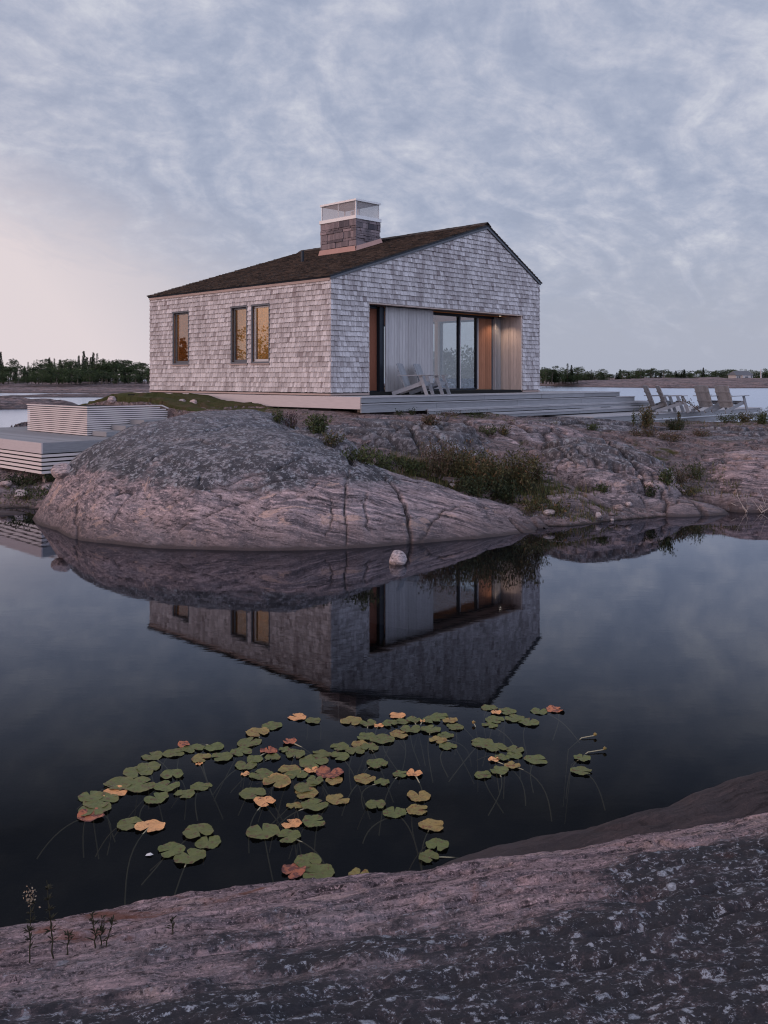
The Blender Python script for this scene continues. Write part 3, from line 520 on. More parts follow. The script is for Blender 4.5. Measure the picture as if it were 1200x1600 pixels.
# ------------------------------------------------------------------ the cottage
ZB=2.35; HX=9.31; HY=8.73; AP=6.5; EL=2.99; ER=3.51; AZ=5.05
def gh(a): return min(EL+(AZ-EL)/AP*a, ER+(AZ-ER)/(HX-AP)*(HX-a))
house=empty('cottage',hl(0,0,ZB),HROT)
tag(house,'grey shingled cottage with off-centre gable and recessed glass doors above the granite','cottage')
def clad(mb,u0,u1,z0,top,place,holes=(),ex=.135,seed=0,wr=(.07,.155)):
    """rows of split shingles; place(u,z,o) gives the 3D point, o = how far it stands out"""
    r=random.Random(seed); z=z0; row=0
    while z<6:
        u=u0-r.uniform(0,.1); any_=False
        while u<u1:
            w=r.uniform(*wr); a,b=max(u,u0),min(u+w-.007,u1); u+=w
            if b-a<.01: continue
            segs=[(a,b,-9,9)]
            for (h0,h1,k0,k1) in holes:
                ns=[]
                for s,e,lo,hi in segs:
                    if e<=h0 or s>=h1 or z>=k1 or z+ex<=k0: ns.append((s,e,lo,hi)); continue
                    if s<h0: ns.append((s,h0,lo,hi))
                    if e>h1: ns.append((h1,e,lo,hi))
                    if z<k0: ns.append((max(s,h0),min(e,h1),lo,k0))
                    if z+ex>k1: ns.append((max(s,h0),min(e,h1),k1,hi))
                segs=ns
            for s,e,lo,hi in segs:
                if e-s<.008: continue
                zb=max(lo,z+r.uniform(-.006,.006)); zt=min(hi,z+ex+.02)
                ta,tb=min(zt,top(s)),min(zt,top(e))
                if ta<=zb+.005 and tb<=zb+.005: continue
                any_=True; ta=max(ta,zb+.003); tb=max(tb,zb+.003); o=.034+r.uniform(0,.010); i=.004
                mb.hexa([place(s,zb,o),place(e,zb,o),place(e,zb,0),place(s,zb,0)],[place(s,ta,i),place(e,tb,i),place(e,tb,0),place(s,ta,0)])
        z+=ex; row+=1
        if not any_ and z>2.5: break
WIN=[(6.51,7.33),(3.56,4.26),(2.54,3.29)]; WZ=(.84,2.41)
OP=(1.37,8.36,-.05,2.42)
T=.18
# structural walls (inner faces are warm boards)
mb=MB()
def gpoly(y0,y1,pts): 
    n=len(pts); mb.add([(p[0],y0,p[1]) for p in pts]+[(p[0],y1,p[1]) for p in pts],[tuple(range(n)),tuple(range(n,2*n))[::-1]]+[(i,i+n,(i+1)%n+n,(i+1)%n) for i in range(n)])
gpoly(.002,T,[(0.002,0),(OP[0],0),(OP[0],gh(OP[0])-.02),(0.002,EL-.02)])
gpoly(.002,T,[(OP[1],0),(HX-.002,0),(HX-.002,ER-.02),(OP[1],gh(OP[1])-.02)])
gpoly(.002,T,[(OP[0],2.42),(OP[1],2.42),(OP[1],gh(OP[1])-.02),(AP,AZ-.02),(OP[0],gh(OP[0])-.02)])
gpoly(HY-T,HY-.002,[(0.002,0),(HX-.002,0),(HX-.002,ER-.02),(AP,AZ-.02),(0.002,EL-.02)])
def wallx(x0,x1,top,openings):
    ys=[T]; 
    for a,b,_,_ in sorted(openings): ys+=[a,b]
    ys.append(HY-T)
    for i in range(0,len(ys),2): mb.box(x0,x1,ys[i],ys[i+1],0,top)
    for a,b,z0,z1 in openings:
        if z0>.05: mb.box(x0,x1,a,b,0,z0)
        mb.box(x0,x1,a,b,z1,top)
wallx(.002,T,EL-.03,[(a,b,WZ[0],WZ[1]) for a,b in WIN])
wallx(HX-T,HX-.002,ER-.03,[(1.4,4.2,.02,2.42),(4.35,7.6,.02,2.42)])
wall=mb.build('wall',M['jambin'],house)
mb=MB(); clad(mb,0,HY,.0,lambda b:EL-.06,lambda u,z,o:(-o,HY-u,z),[(HY-b-.05,HY-a+.05,WZ[0]-.06,WZ[1]+.05) for a,b in WIN],seed=1); mb.build('side_cladding',M['shingle'],house)
mb=MB(); clad(mb,-.02,HX+.02,.0,lambda a:gh(a)-.03,lambda u,z,o:(u,-o,z),[(OP[0],OP[1],-.05,2.42)],seed=2); mb.build('gable_cladding',M['shingle'],house)
mb=MB(); clad(mb,0,HY,.0,lambda b:ER-.05,lambda u,z,o:(HX+o,u,z),[(1.4,4.2,.0,2.42),(4.35,7.6,.0,2.42)],seed=3,wr=(.15,.3))
clad(mb,0,HX,.0,lambda a:gh(HX-a)-.03,lambda u,z,o:(HX-u,HY+o,z),[],seed=4,wr=(.15,.3)); mb.build('rear_cladding',M['shingle'],house)
# roof
def roofpt(a,b,o): # o above the plane
    if a<=AP: s=(AZ-EL)/AP; z=EL+s*a
    else: s=-(AZ-ER)/(HX-AP); z=ER+(AZ-ER)/(HX-AP)*(HX-a)
    n=Vector((-s,0,1)).normalized(); return Vector((a,b,z))+n*o
mb=MB()
for a0,a1 in ((-.05,AP),(AP,HX+.06)):
    P=[roofpt(a0 if a0!=AP else AP+1e-5,b,o) for o in (.0,.06) for b in (-.045,HY+.045)]+[roofpt(a1,b,o) for o in (.0,.06) for b in (-.045,HY+.045)]
    mb.hexa([P[0],P[4],P[5],P[1]],[P[2],P[6],P[7],P[3]])
roof=mb.build('roof',M['dark'],house)
mb=MB(); r=random.Random(5)
def roofrows(start,end,dirn,seed):
    a=start; r=random.Random(seed)
    while (a<end-.02) if dirn>0 else (a>end+.02):
        b=-.06; a2=a+dirn*.16
        if dirn>0: a2=min(a2,end)
        else: a2=max(a2,end)
        while b<HY+.06:
            w=r.uniform(.09,.22); e=min(b+w-.004,HY+.06); o=.085+r.uniform(0,.018); ja=r.uniform(-.012,.012)*dirn
            q=[roofpt(a+ja,b,.055),roofpt(a+ja,e,.055),roofpt(a2,e,.055),roofpt(a2,b,.055)]; p=[roofpt(a+ja,b,o),roofpt(a+ja,e,o),roofpt(a2,e,.07),roofpt(a2,b,.07)]
            if dirn<0: q=q[::-1]; p=p[::-1]
            mb.hexa(q,p); b+=w
        a+=dirn*.135
roofrows(-.08,AP-.001,1,6); roofrows(HX+.09,AP+.001,-1,7); 
rs=mb.build('roof_shingles',M['roofsh'],roof)
mb=MB(); b=-.06
while b<HY+.05:
    w=r.uniform(.14,.2); p0=roofpt(AP-.13,0,.09); p1=roofpt(AP+.13,0,.09); tz=AZ+.125+r.uniform(0,.01)
    mb.add([(p0.x,b,p0.z),(AP,b,tz),(p1.x,b,p1.z),(p0.x,b+w-.005,p0.z),(AP,b+w-.005,tz),(p1.x,b+w-.005,p1.z),(p0.x,b,p0.z+.02),(AP,b,tz+.02),(p1.x,b,p1.z+.02),(p0.x,b+w-.005,p0.z+.02),(AP,b+w-.005,tz+.02),(p1.x,b+w-.005,p1.z+.02)],
      [(6,7,10,9),(7,8,11,10),(0,1,7,6),(1,2,8,7),(3,9,10,4),(4,10,11,5),(0,6,9,3),(2,5,11,8)]); b+=w
mb.build('ridge_cap',M['roofsh'],roof)
mb=MB()   # rake boards and eave trim
for a0,a1 in ((-.05,AP),(AP,HX+.05)):
    p=Vector((a0,-.042,gh(max(0,min(HX,a0)))-.03)); q=Vector((a1,-.042,gh(max(0,min(HX,a1)))-.03)); 
    mb.beam(p,q,.03,.055,Vector((0,0,1)))
mb.build('rake_board',M['framed'],roof)
box_obj('eave_trim',M['trim'],roof,-.045,-.008,0,HY,EL-.085,EL-.01)
box_obj('base_trim',M['trim'],house,-.035,-.001,0,HY,-.075,-.028); box_obj('base_trim',M['trim'],house,-.02,OP[0],-.035,-.001,-.075,-.028); box_obj('base_trim',M['trim'],house,OP[1],HX,-.035,-.001,-.075,-.028)
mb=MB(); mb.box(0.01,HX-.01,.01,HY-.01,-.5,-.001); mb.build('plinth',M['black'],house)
box_obj('floor',M['floor'],house,T,HX-T,T+.7,HY-T,0,.02)
mb=MB(); mb.add([(T,T,EL-.05),(AP,T,AZ-.05),(AP,HY-T,AZ-.05),(T,HY-T,EL-.05)],[(0,1,2,3)]); mb.add([(AP,T,AZ-.05),(HX-T,T,ER-.05),(HX-T,HY-T,ER-.05),(AP,HY-T,AZ-.05)],[(0,1,2,3)]); mb.build('ceiling',M['jambin'],house)
# side windows
for i,(a,b) in enumerate(WIN):
    z0,z1=WZ; fm=MB(); d0,d1=-.03,.12
    fm.box(d0,d1,a-.045,a,z0-.05,z1+.045); fm.box(d0,d1,b,b+.045,z0-.05,z1+.045); fm.box(d0,d1,a,b,z1,z1+.045); fm.box(d0,d1,a,b,z0-.05,z0)
    wo=fm.build('window',M['framed'],house)
    s=MB(); x0,x1=.055,.10; t_=.05
    s.box(x0,x1,a+.001,a+t_,z0+.001,z1-.001); s.box(x0,x1,b-t_,b-.001,z0+.001,z1-.001); s.box(x0,x1,a+t_,b-t_,z1-t_,z1-.001); s.box(x0,x1,a+t_,b-t_,z0+.001,z0+t_+.02)
    sa=s.build('sash',M['frame'] if i==2 else M['framed'],wo)
    box_obj('pane',M['glass'],wo,.075,.083,a+t_,b-t_,z0+t_,z1-t_)
    box_obj('sill',M['trim'],wo,-.055,-.002,a-.06,b+.06,z0-.085,z0-.052)
# recess: soffit, jamb, screens, doors
mb=MB(); mb.box(OP[0],OP[1],T,.95,2.42,2.46); mb.box(OP[0],OP[1],-.022,T,2.385,2.419); mb.build('soffit',M['jamb'],house)
def boards(name,mat,axis,u0,u1,w,p0,p1,z0,z1,seed=0,parent=house,gap=.006):
    r=random.Random(seed); mb=MB(); u=u0
    while u<u1-.01:
        e=min(u+w*r.uniform(.9,1.1),u1); j=r.uniform(0,.006)
        if axis=='x': mb.box(u,e-gap,p0-j,p1,z0,z1)
        else: mb.box(p0-j,p1,u,e-gap,z0,z1)
        u=e
    return mb.build(name,mat,parent)
boards('jamb',M['jamb'],'y',.0,.85,.105,OP[1]-.03,OP[1]-.001,-.02,2.384,1)
boards('jamb',M['jamb'],'y',.0,.85,.105,OP[0]+.001,OP[0]+.03,-.02,2.384,2)
boards('sliding_screen',M['screen'],'x',2.28,4.28,.115,.24,.28,-.035,2.36,3)
box_obj('screen_track',M['dark'],house,OP[0]+.04,OP[1]-.04,.20,.30,2.365,2.384)
boards('wood_panel',M['brown'],'x',OP[0]+.03,2.14,.4,.42,.45,.03,2.30,4,gap=.002)
mb=MB(); mb.box(2.10,2.27,.30,.46,-.02,2.36); mb.box(OP[0]+.03,2.10,.38,.47,2.30,2.384); mb.box(OP[0]+.03,2.10,.38,.47,-.02,.03); mb.build('door_frame',M['dark'],house)
gd=MB()
for x,w_ in ((4.05,.075),(6.125,.05),(7.005,.05)): gd.box(x,x+w_,.80,.90,.02,2.36)
gd.box(2.3,8.33,.80,.90,2.30,2.384); gd.box(2.3,6.98,.80,.90,-.02,.05)
door=gd.build('glass_door',M['dark'],house)
box_obj('pane',M['glass'],door,4.125,6.10,.845,.853,.05,2.30); box_obj('pane',M['glass'],door,6.175,6.98,.845,.853,.05,2.30)
mb=MB(); mb.box(6.178,6.215,.79,.84,.05,2.30); mb.box(7.058,7.10,.79,.86,.03,2.30); mb.build('door_edge',M['frame'],door)
M['red']=wood('red_cedar',(.30,.135,.08),.16)
boards('wood_panel',M['red'],'x',7.10,7.87,.11,.86,.89,.02,2.30,5)
sc=MB()
for k in range(5): sc.box(7.93+.082*k,7.952+.082*k,.74+.012*k,.85,-.01,2.36)
sc.build('folded_screens',M['screen'],house)
mb=MB(); mb.box(7.88,8.32,.855,.885,0,2.36); mb.build('dark_panel',M['framed'],house)
box_obj('threshold',M['jamb'],house,2.3,8.33,.55,.95,-.085,-.022)
box_obj('lower_trim',M['brown'],house,OP[0],OP[1],.012,.05,-.085,-.03)
lt=MB(); lt.tube([(7.80,.45,2.405),(7.80,.45,2.383)],[.05,.05],14); dl=lt.build('downlight',M['frame'],house)
ln=MB(); ln.tube([(7.80,.45,2.3825),(7.80,.45,2.378)],[.038,.038],14); ln.build('lens',M['lamp'],dl)
# interior partition, posts and furniture silhouettes seen through the panes
M['pale']=wood('pale_interior',(.60,.46,.26),.08)
boards('partition',M['pale'],'y',1.2,HY-T,.12,2.3,2.34,.02,3.5,9)
mb=MB(); mb.box(HX-T-.10,HX-T,4.2,4.35,.02,2.42); mb.box(HX-T,HX,4.2,4.35,.02,2.42); mb.build('window_post',M['jamb'],house)
for a,b in ((1.4,4.2),(4.35,7.6)):
    m2=MB(); x0,x1=HX-.14,HX-.07; m2.box(x0,x1,a,a+.06,.02,2.42); m2.box(x0,x1,b-.06,b,.02,2.42); m2.box(x0,x1,a+.06,b-.06,2.36,2.42); m2.box(x0,x1,a+.06,b-.06,.02,.08)
    ww=m2.build('rear_window',M['dark'],house); box_obj('pane',M['glass'],ww,HX-.11,HX-.10,a+.06,b-.06,.08,2.36)
mb=MB(); mb.box(8.1,8.9,1.6,3.6,.25,.42); mb.box(8.75,8.95,1.6,3.6,.42,.80); mb.box(8.1,8.75,1.6,1.75,.42,.62); mb.box(8.1,8.75,3.45,3.6,.42,.62)
for x in (8.15,8.8):
    for y in (1.65,3.5): mb.box(x,x+.05,y,y+.05,.02,.25)
# chimney
ch=empty('chimney',(0,0,0)); ch.parent=house
cx0,cx1,cy0,cy1=4.41,5.52,3.66,5.36; zt=7.86-ZB
mb=MB(); mb.box(cx0+.03,cx1-.03,cy0+.03,cy1-.03,3.9,zt-.01); mb.build('chimney_core',M['chst'],ch)
mb=MB(); r=random.Random(12)
def stones(u0,u1,place):
    z=3.95
    while z<zt-.02:
        h=min(r.choice([.06,.09,.13,.18,.22]),zt-z); u=u0
        if zt-(z+h)<.05: h=zt-z
        while u<u1-.01:
            w=min(r.uniform(.12,.5),u1-u); 
            if u1-(u+w)<.08: w=u1-u
            o=.028+r.uniform(-.015,.03); g=.006; k=r.uniform(-.015,.015); k2=r.uniform(-.015,.015)
            mb.hexa([place(u+g,z+g+k*.3,o),place(u+w-g,z+g+k2*.3,o),place(u+w-g,z+g,-.02),place(u+g,z+g,-.02)],[place(u+g,z+h-g,o+k*.5),place(u+w-g,z+h-g,o+k2*.5),place(u+w-g,z+h-g,-.02),place(u+g,z+h-g,-.02)])
            u+=w
        z+=h
stones(cy0-.02,cy1+.02,lambda u,z,o:(cx0+.03-o,cy1+cy0-u,z)); stones(cx0-.0,cx1+.0,lambda u,z,o:(u,cy0+.03-o,z)); stones(cy0,cy1,lambda u,z,o:(cx1-.03+o,u,z)); stones(cx0,cx1,lambda u,z,o:(cx1+cx0-u,cy1-.03+o,z))
mb.build('stonework',M['chst'],ch)
def slab(name,mat,e,z0,z1,parent=ch): return box_obj(name,mat,parent,cx0-e,cx1+e,cy0-e,cy1+e,z0,z1)
slab('cap_ledge',M['zinc'],.035,zt+.001,zt+.11); slab('cap_lid',M['zinc'],.02,zt+.58,zt+.64)
e=-.02
for x in (cx0-e,cx1+e-.03):
    for y in (cy0-e,cy1+e-.03): box_obj('cap_post',M['zinc'],ch,x,x+.03,y,y+.03,zt+.11,zt+.58)
box_obj('cap_post',M['zinc'],ch,cx0-e,cx0-e+.02,(cy0+cy1)/2,(cy0+cy1)/2+.02,zt+.11,zt+.58)
mb=MB(); e=-.035; x0,x1,y0,y1=cx0-e,cx1+e,cy0-e,cy1+e; zz0,zz1=zt+.111,zt+.579
mb.add([(x0,y0,zz0),(x1,y0,zz0),(x1,y1,zz0),(x0,y1,zz0),(x0,y0,zz1),(x1,y0,zz1),(x1,y1,zz1),(x0,y1,zz1)],[(0,1,5,4),(1,2,6,5),(2,3,7,6),(3,0,4,7)]); mb.build('spark_screen',M['wire'],ch)
mb=MB(); 
for y,h in ((4.05,.30),(4.2,.34),(4.35,.26)): mb.tube([(4.9,y,zt+.11),(4.9,y,zt+.11+h)],[.05,.05],10)
mb.build('flue_pipes',M['zinc'],ch)
mb=MB(); zl=lambda a:EL+(AZ-EL)/AP*a   # sloping copper skirt
for (p,q,n) in (((cx0,cy0),(cx0,cy1),(-1,0)),((cx0,cy0),(cx1,cy0),(0,-1))):
    o=.06; 
    P=[(p[0]+n[0]*.045,p[1]+n[1]*.045,zl(p[0])+.24),(q[0]+n[0]*.045,q[1]+n[1]*.045,zl(q[0])+.24)]
    B=[(p[0]+n[0]*.11-(.10 if n[1] else 0),p[1]+n[1]*.11-(.10 if n[0] else 0),zl(p[0]+n[0]*.11-(.10 if n[1] else 0))+.10),(q[0]+n[0]*.11,q[1]+n[1]*.11,zl(q[0]+n[0]*.11)+.10)]
    mb.add(P+B+[(v[0]-n[0]*.02,v[1]-n[1]*.02,v[2]-.02) for v in P+B],[(0,1,3,2),(4,6,7,5),(0,2,6,4),(1,5,7,3),(2,3,7,6),(0,4,5,1)])
mb.build('flashing',M['copper'],ch)
mb=MB(); p=roofpt(3.4,5.09,.05); mb.tube([p,p+Vector((0,0,.38))],[.055,.055],12); vp=mb.build('vent_pipe',M['dark'],house)
# warm lamps inside
def lamp(name,loc,e,c,size=.12):
    l=bpy.data.lights.new(name,'POINT'); l.energy=e; l.color=c; l.shadow_soft_size=size; o=bpy.data.objects.new(name,l); COL.objects.link(o); o.location=loc
W0=(1,.62,.30)
lamp('room_lamp',hl(.55,5.45,ZB+2.6),60,W0); lamp('room_lamp',hl(1.1,2.6,ZB+2.6),50,W0); lamp('room_lamp',hl(6.2,3.4,ZB+2.9),60,(1,.66,.40)); l=bpy.data.lights.new('downlight_lamp','SPOT'); l.energy=26; l.color=(1,.74,.55); l.spot_size=math.radians(125); l.spot_blend=.7; l.shadow_soft_size=.03; o=bpy.data.objects.new('downlight_lamp',l); COL.objects.link(o); o.location=hl(7.80,.45,ZB+2.35)

# ------------------------------------------------------------------ decks
DZ=2.26
dk=empty('timber_deck',hl(0,0,DZ),HROT); tag(dk,'long grey timber deck with wide stepped edge wrapped round the front of the cottage','deck')
def planks(name,x0,x1,y0,y1,z0,z1,mat,parent,w=.14,along='x',seed=0):
    mb=MB(); r=random.Random(seed)
    if along=='x':
        y=y0
        while y<y1-.01: e=min(y+w,y1); mb.box(x0,x1,y,e-.005,z0+r.uniform(0,.003),z1-r.uniform(0,.003)); y=e
    else:
        x=x0
        while x<x1-.01: e=min(x+w,x1); mb.box(x,e-.005,y0,y1,z0+r.uniform(0,.003),z1-r.uniform(0,.003)); x=e
    return mb.build(name,mat,parent)
planks('deck_boards',-.12,12.3,-1.25,-.04,-.04,0,M['decktop'],dk,.14,'x',1)
planks('deck_boards',-.12,-.037,-.04,9.6,-.04,0,M['decktop'],dk,.14,'x',2)
planks('deck_boards',HX+.05,12.3,-.04,6,-.04,0,M['decktop'],dk,.14,'x',3)
box_obj('side_fascia',M['fascia'],dk,-.16,-.121,-1.25,9.75,-.31,-.005)
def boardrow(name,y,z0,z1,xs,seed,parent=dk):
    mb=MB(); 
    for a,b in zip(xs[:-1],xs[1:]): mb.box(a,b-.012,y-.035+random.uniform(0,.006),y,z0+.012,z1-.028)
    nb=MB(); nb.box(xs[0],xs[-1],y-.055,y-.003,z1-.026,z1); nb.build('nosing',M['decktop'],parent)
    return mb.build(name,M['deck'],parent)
TE=[12.3,13.3,14.25,15.2]
r=random.Random(4)
def cuts(a,b):
    x=a; o=[a]
    while x<b-2: x+=r.uniform(2.2,3.8); o.append(min(x,b))
    if o[-1]<b: o.append(b)
    return o
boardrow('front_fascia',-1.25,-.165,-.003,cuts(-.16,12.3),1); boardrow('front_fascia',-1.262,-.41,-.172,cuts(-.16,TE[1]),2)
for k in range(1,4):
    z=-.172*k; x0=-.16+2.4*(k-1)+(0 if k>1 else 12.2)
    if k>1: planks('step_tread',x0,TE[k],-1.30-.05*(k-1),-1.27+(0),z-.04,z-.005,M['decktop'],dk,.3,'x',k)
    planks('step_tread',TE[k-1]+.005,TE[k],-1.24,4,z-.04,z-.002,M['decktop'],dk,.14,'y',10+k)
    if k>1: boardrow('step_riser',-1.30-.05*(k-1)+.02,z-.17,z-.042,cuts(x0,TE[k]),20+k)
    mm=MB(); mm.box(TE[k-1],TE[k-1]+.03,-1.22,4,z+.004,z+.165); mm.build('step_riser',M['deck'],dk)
mm=MB()
for (x,y) in [(.3,-.9),(.3,.8),(.3,3.2),(.3,5.6),(.3,8.6),(4,-.9),(8,-.9),(12,-.9),(9.6,5),(12,5)]:
    g=height(*hl(x,y)[:2]); mm=MB(); mm.box(x-.1,x+.12,y-.12,y+.12,min(-.9,g-DZ-.3),-.30); mm.build('pier',M['concrete'],dk)
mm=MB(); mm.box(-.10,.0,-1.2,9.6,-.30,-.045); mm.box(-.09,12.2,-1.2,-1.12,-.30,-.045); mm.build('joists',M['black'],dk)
# lower right platform
PZ=1.55
pf=empty('lower_platform',hl(9.2,-2.4,PZ),HROT); tag(pf,'low pale timber platform right of the deck steps carrying four wooden chairs','platform')
planks('deck_boards',-1.0,11.5,-.3,4.6,-.04,0,M['decktop'],pf,.14,'x',31)
boardrow('platform_fascia',-.305,-.20,-.004,[-1,1.6,4.6,7.4,11.5],5,pf)
boardrow('platform_fascia',-.315,-.42,-.206,[-1,2.6,5.1,8.4,11.5],6,pf)
# lower left deck
p=flat(66,692,1.28); LD=empty('lower_deck',p,HROT); tag(LD,'low grey timber deck at the left with slatted sides above the pool edge','deck')
planks('deck_boards',.0,3.6,.0,7,-.035,0,M['deck'],LD,.14,'y',41)
box_obj('left_fascia',M['fascia'],LD,-.035,-.001,-.036,7,-.24,-.004); box_obj('front_fascia',M['deck'],LD,.0,3.6,-.035,-.001,-.24,-.004)
for k in range(5):
    z1=-.265-k*.092
    mm=MB(); mm.box(-.03,-.004,-.028,7,z1-.060,z1); mm.build('side_slat',M['slat'],LD); mm=MB(); mm.box(-.003,3.6,-.028,-.004,z1-.060,z1); mm.build('side_slat',M['slat'],LD)
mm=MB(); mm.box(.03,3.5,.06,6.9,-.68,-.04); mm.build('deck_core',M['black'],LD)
for x,y in ((.12,.12),(.12,3.2)): mm=MB(); mm.box(x,x+.12,y,y+.12,-1.35,-.69); mm.build('post',M['trim'],LD)
# slatted planter box and steps
p=flat(137,681,1.284); PB=empty('slatted_planter',p,HROT); tag(PB,'pale box screen of horizontal slats standing on the lower deck in front of the turf','slatted screen')
n=13; hh=.70; cr=lambda x:0
for k in range(n):
    z0=.012+k*(hh-.02)/n; z1=z0+.034
    mm=MB(); mm.box(-.03,-.004,-.03,3.35,z0,z1); mm.build('slat',M['slat'],PB)
    top=hh; xe=2.05 if z1>hh-.05 else 2.05+ (hh-z1)*2.3
    mm=MB(); mm.box(-.003,min(xe,3.4),-.03,-.004,z0,z1); mm.build('slat',M['slat'],PB)
mm=MB(); mm.box(-.045,-.0,-.045,3.37,hh+.001,hh+.03); mm.box(.001,2.1,-.045,.0,hh+.001,hh+.03); mm.beam((2.1,-.022,hh+.015),(3.5,-.022,hh-.60),.045,.03); mm.build('top_rail',M['slat'],PB)
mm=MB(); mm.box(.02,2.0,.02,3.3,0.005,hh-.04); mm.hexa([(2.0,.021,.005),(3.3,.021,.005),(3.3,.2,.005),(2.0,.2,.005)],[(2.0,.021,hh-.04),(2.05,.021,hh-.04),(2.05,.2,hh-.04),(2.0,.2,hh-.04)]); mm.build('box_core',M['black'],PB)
ST=empty('timber_steps',p,HROT); tag(ST,'three plain timber steps climbing beside the slatted screen up to the rock','steps')
for k in range(3): mm=MB(); mm.box(.10+.52*k,2.6,-.75,-.05,.005+.125*k,.125*(k+1)); mm.build('step',M['deck'],ST)

# ------------------------------------------------------------------ chairs
def chair(mat,mb2):
    c=empty('garden_chair')
    mm=MB()
    for k in range(5): y=.30-.115*k; z=.385-.052*k; mm.box(-.26,.26,y-.10,y,z-.012,z+.010)
    mm.build('seat',mat,c)
    B0=Vector((0,-.20,.17)); B1=Vector((0,-.50,.92)); d=(B1-B0); nrm=Vector((0,d.z,-d.y)).normalized()
    mm=MB()
    for k in range(6):
        x=-.25+.1*k; top=1.0-.02*abs(k-2.5)**1.3*.3
        mm.beam(B0+Vector((x,0,0)),B0+d*top+Vector((x,0,0)),.092,.02,Vector((0,.9,.4)))
    bk=mm.build('backrest',mb2,c)
    mm=MB()
    for f in (.30,.72): q=B0+d*f-nrm*.025; mm.beam(q+Vector((-.30,0,0)),q+Vector((.30,0,0)),.05,.022,Vector((0,.9,.4)))
    mm.build('back_rail',mb2,bk)
    for s in (-1,1):
        mm=MB(); mm.hexa([(s*.35-.055,-.42,.545),(s*.35+.055,-.42,.545),(s*.35+.07,.42,.565),(s*.35-.07,.42,.565)],[(s*.35-.055,-.42,.567),(s*.35+.055,-.42,.567),(s*.35+.07,.42,.587),(s*.35-.07,.42,.587)]); mm.build('armrest',mat,c)
        mm=MB(); mm.beam((s*.31,.47,.0),(s*.31,.26,.565),.03,.10,Vector((0,1,.3))); mm.build('leg',mat,c)
        mm=MB(); mm.beam((s*.275,.36,.36),(s*.275,-.62,.035),.03,.11); mm.build('leg',mat,c)
    mm=MB(); mm.box(-.27,.27,.325,.345,.27,.385); mm.build('front_apron',mat,c)
    return c
def place(c,x,y,z,face,label,group):
    c.scale=(.92,.92,.95) if z>2 else (1,1,1); c.location=(x,y,z); c.rotation_euler=(0,0,math.atan2(face[1],face[0])-math.pi/2); tag(c,label,'chair',group)
GC='wooden lounge chairs set out on the decks'
c1=chair(M['chairw'],M['chairw']); q=hl(2.62,-.55); place(c1,q.x,q.y,DZ,(.94,-.34),'pale wooden lounge chair on the upper deck, in front of the grey board screen',GC)
c2=copy_tree(c1); q=hl(3.42,-.45); place(c2,q.x,q.y,DZ,(.92,-.39),'pale wooden lounge chair on the upper deck, the one nearer the glass doors',GC)
c3=chair(M['chairw'],M['chaird'])
def onp(px,D): return ray(px,600,D)
q=onp(1030,31.6); place(c3,q.x,q.y,PZ,(1,.0),'side-on wooden chair on the low platform, closest to the deck steps',GC)
c4=copy_tree(c3); q=onp(1050,31.2); place(c4,q.x,q.y,PZ,(1,-.05),'side-on wooden chair on the low platform whose armrest points at the leafy branch',GC)
c5=copy_tree(c3); q=onp(1110,31.6); place(c5,q.x,q.y,PZ,(.86,.50),'chair turned to the lake with a broad brown back, beside the leafy branch',GC)
c6=copy_tree(c3); q=onp(1142,31.2); place(c6,q.x,q.y,PZ,(.86,.50),'chair turned to the lake with a broad brown back, the outermost on the platform',GC)
#PART3
# ------------------------------------------------------------------ stones
def stone(name,label,p,sx,sy,sz,seed,mat='stone',cat='stone',group=None,sink=.3):
    import bmesh
    b=bmesh.new(); bmesh.ops.create_icosphere(b,subdivisions=4,radius=1); rr=random.Random(seed); pl=[]
    for _ in range(11):
        n=Vector((rr.gauss(0,1),rr.gauss(0,1),rr.gauss(0,1))).normalized(); pl.append((n,rr.uniform(.62,.9)))
    for v in b.verts:
        c=v.co.copy()
        for n,d in pl:
            k=c.dot(n)
            if k>d: c-=n*(k-d)*.9
        c*=1+.07*mn.noise(c*2.3+Vector((seed,0,0)))+.03*mn.noise(c*7)
        v.co=Vector((c.x*sx,c.y*sy,c.z*sz))
    me=bpy.data.meshes.new(name); b.to_mesh(me); b.free(); me.polygons.foreach_set('use_smooth',[True]*len(me.polygons)); me.materials.append(M[mat])
    o=bpy.data.objects.new(name,me); COL.objects.link(o); o.location=(p.x,p.y,p.z+sz*(1-2*sink)); o.rotation_euler=(0,0,rr.uniform(0,6)); return tag(o,label,cat,group)
p=flat(621,881,0); stone('boulder','single pale boulder standing in the dark pool off the humpbacked rock',p,.15,.13,.135,3,'stone_pale','boulder',sink=.25)
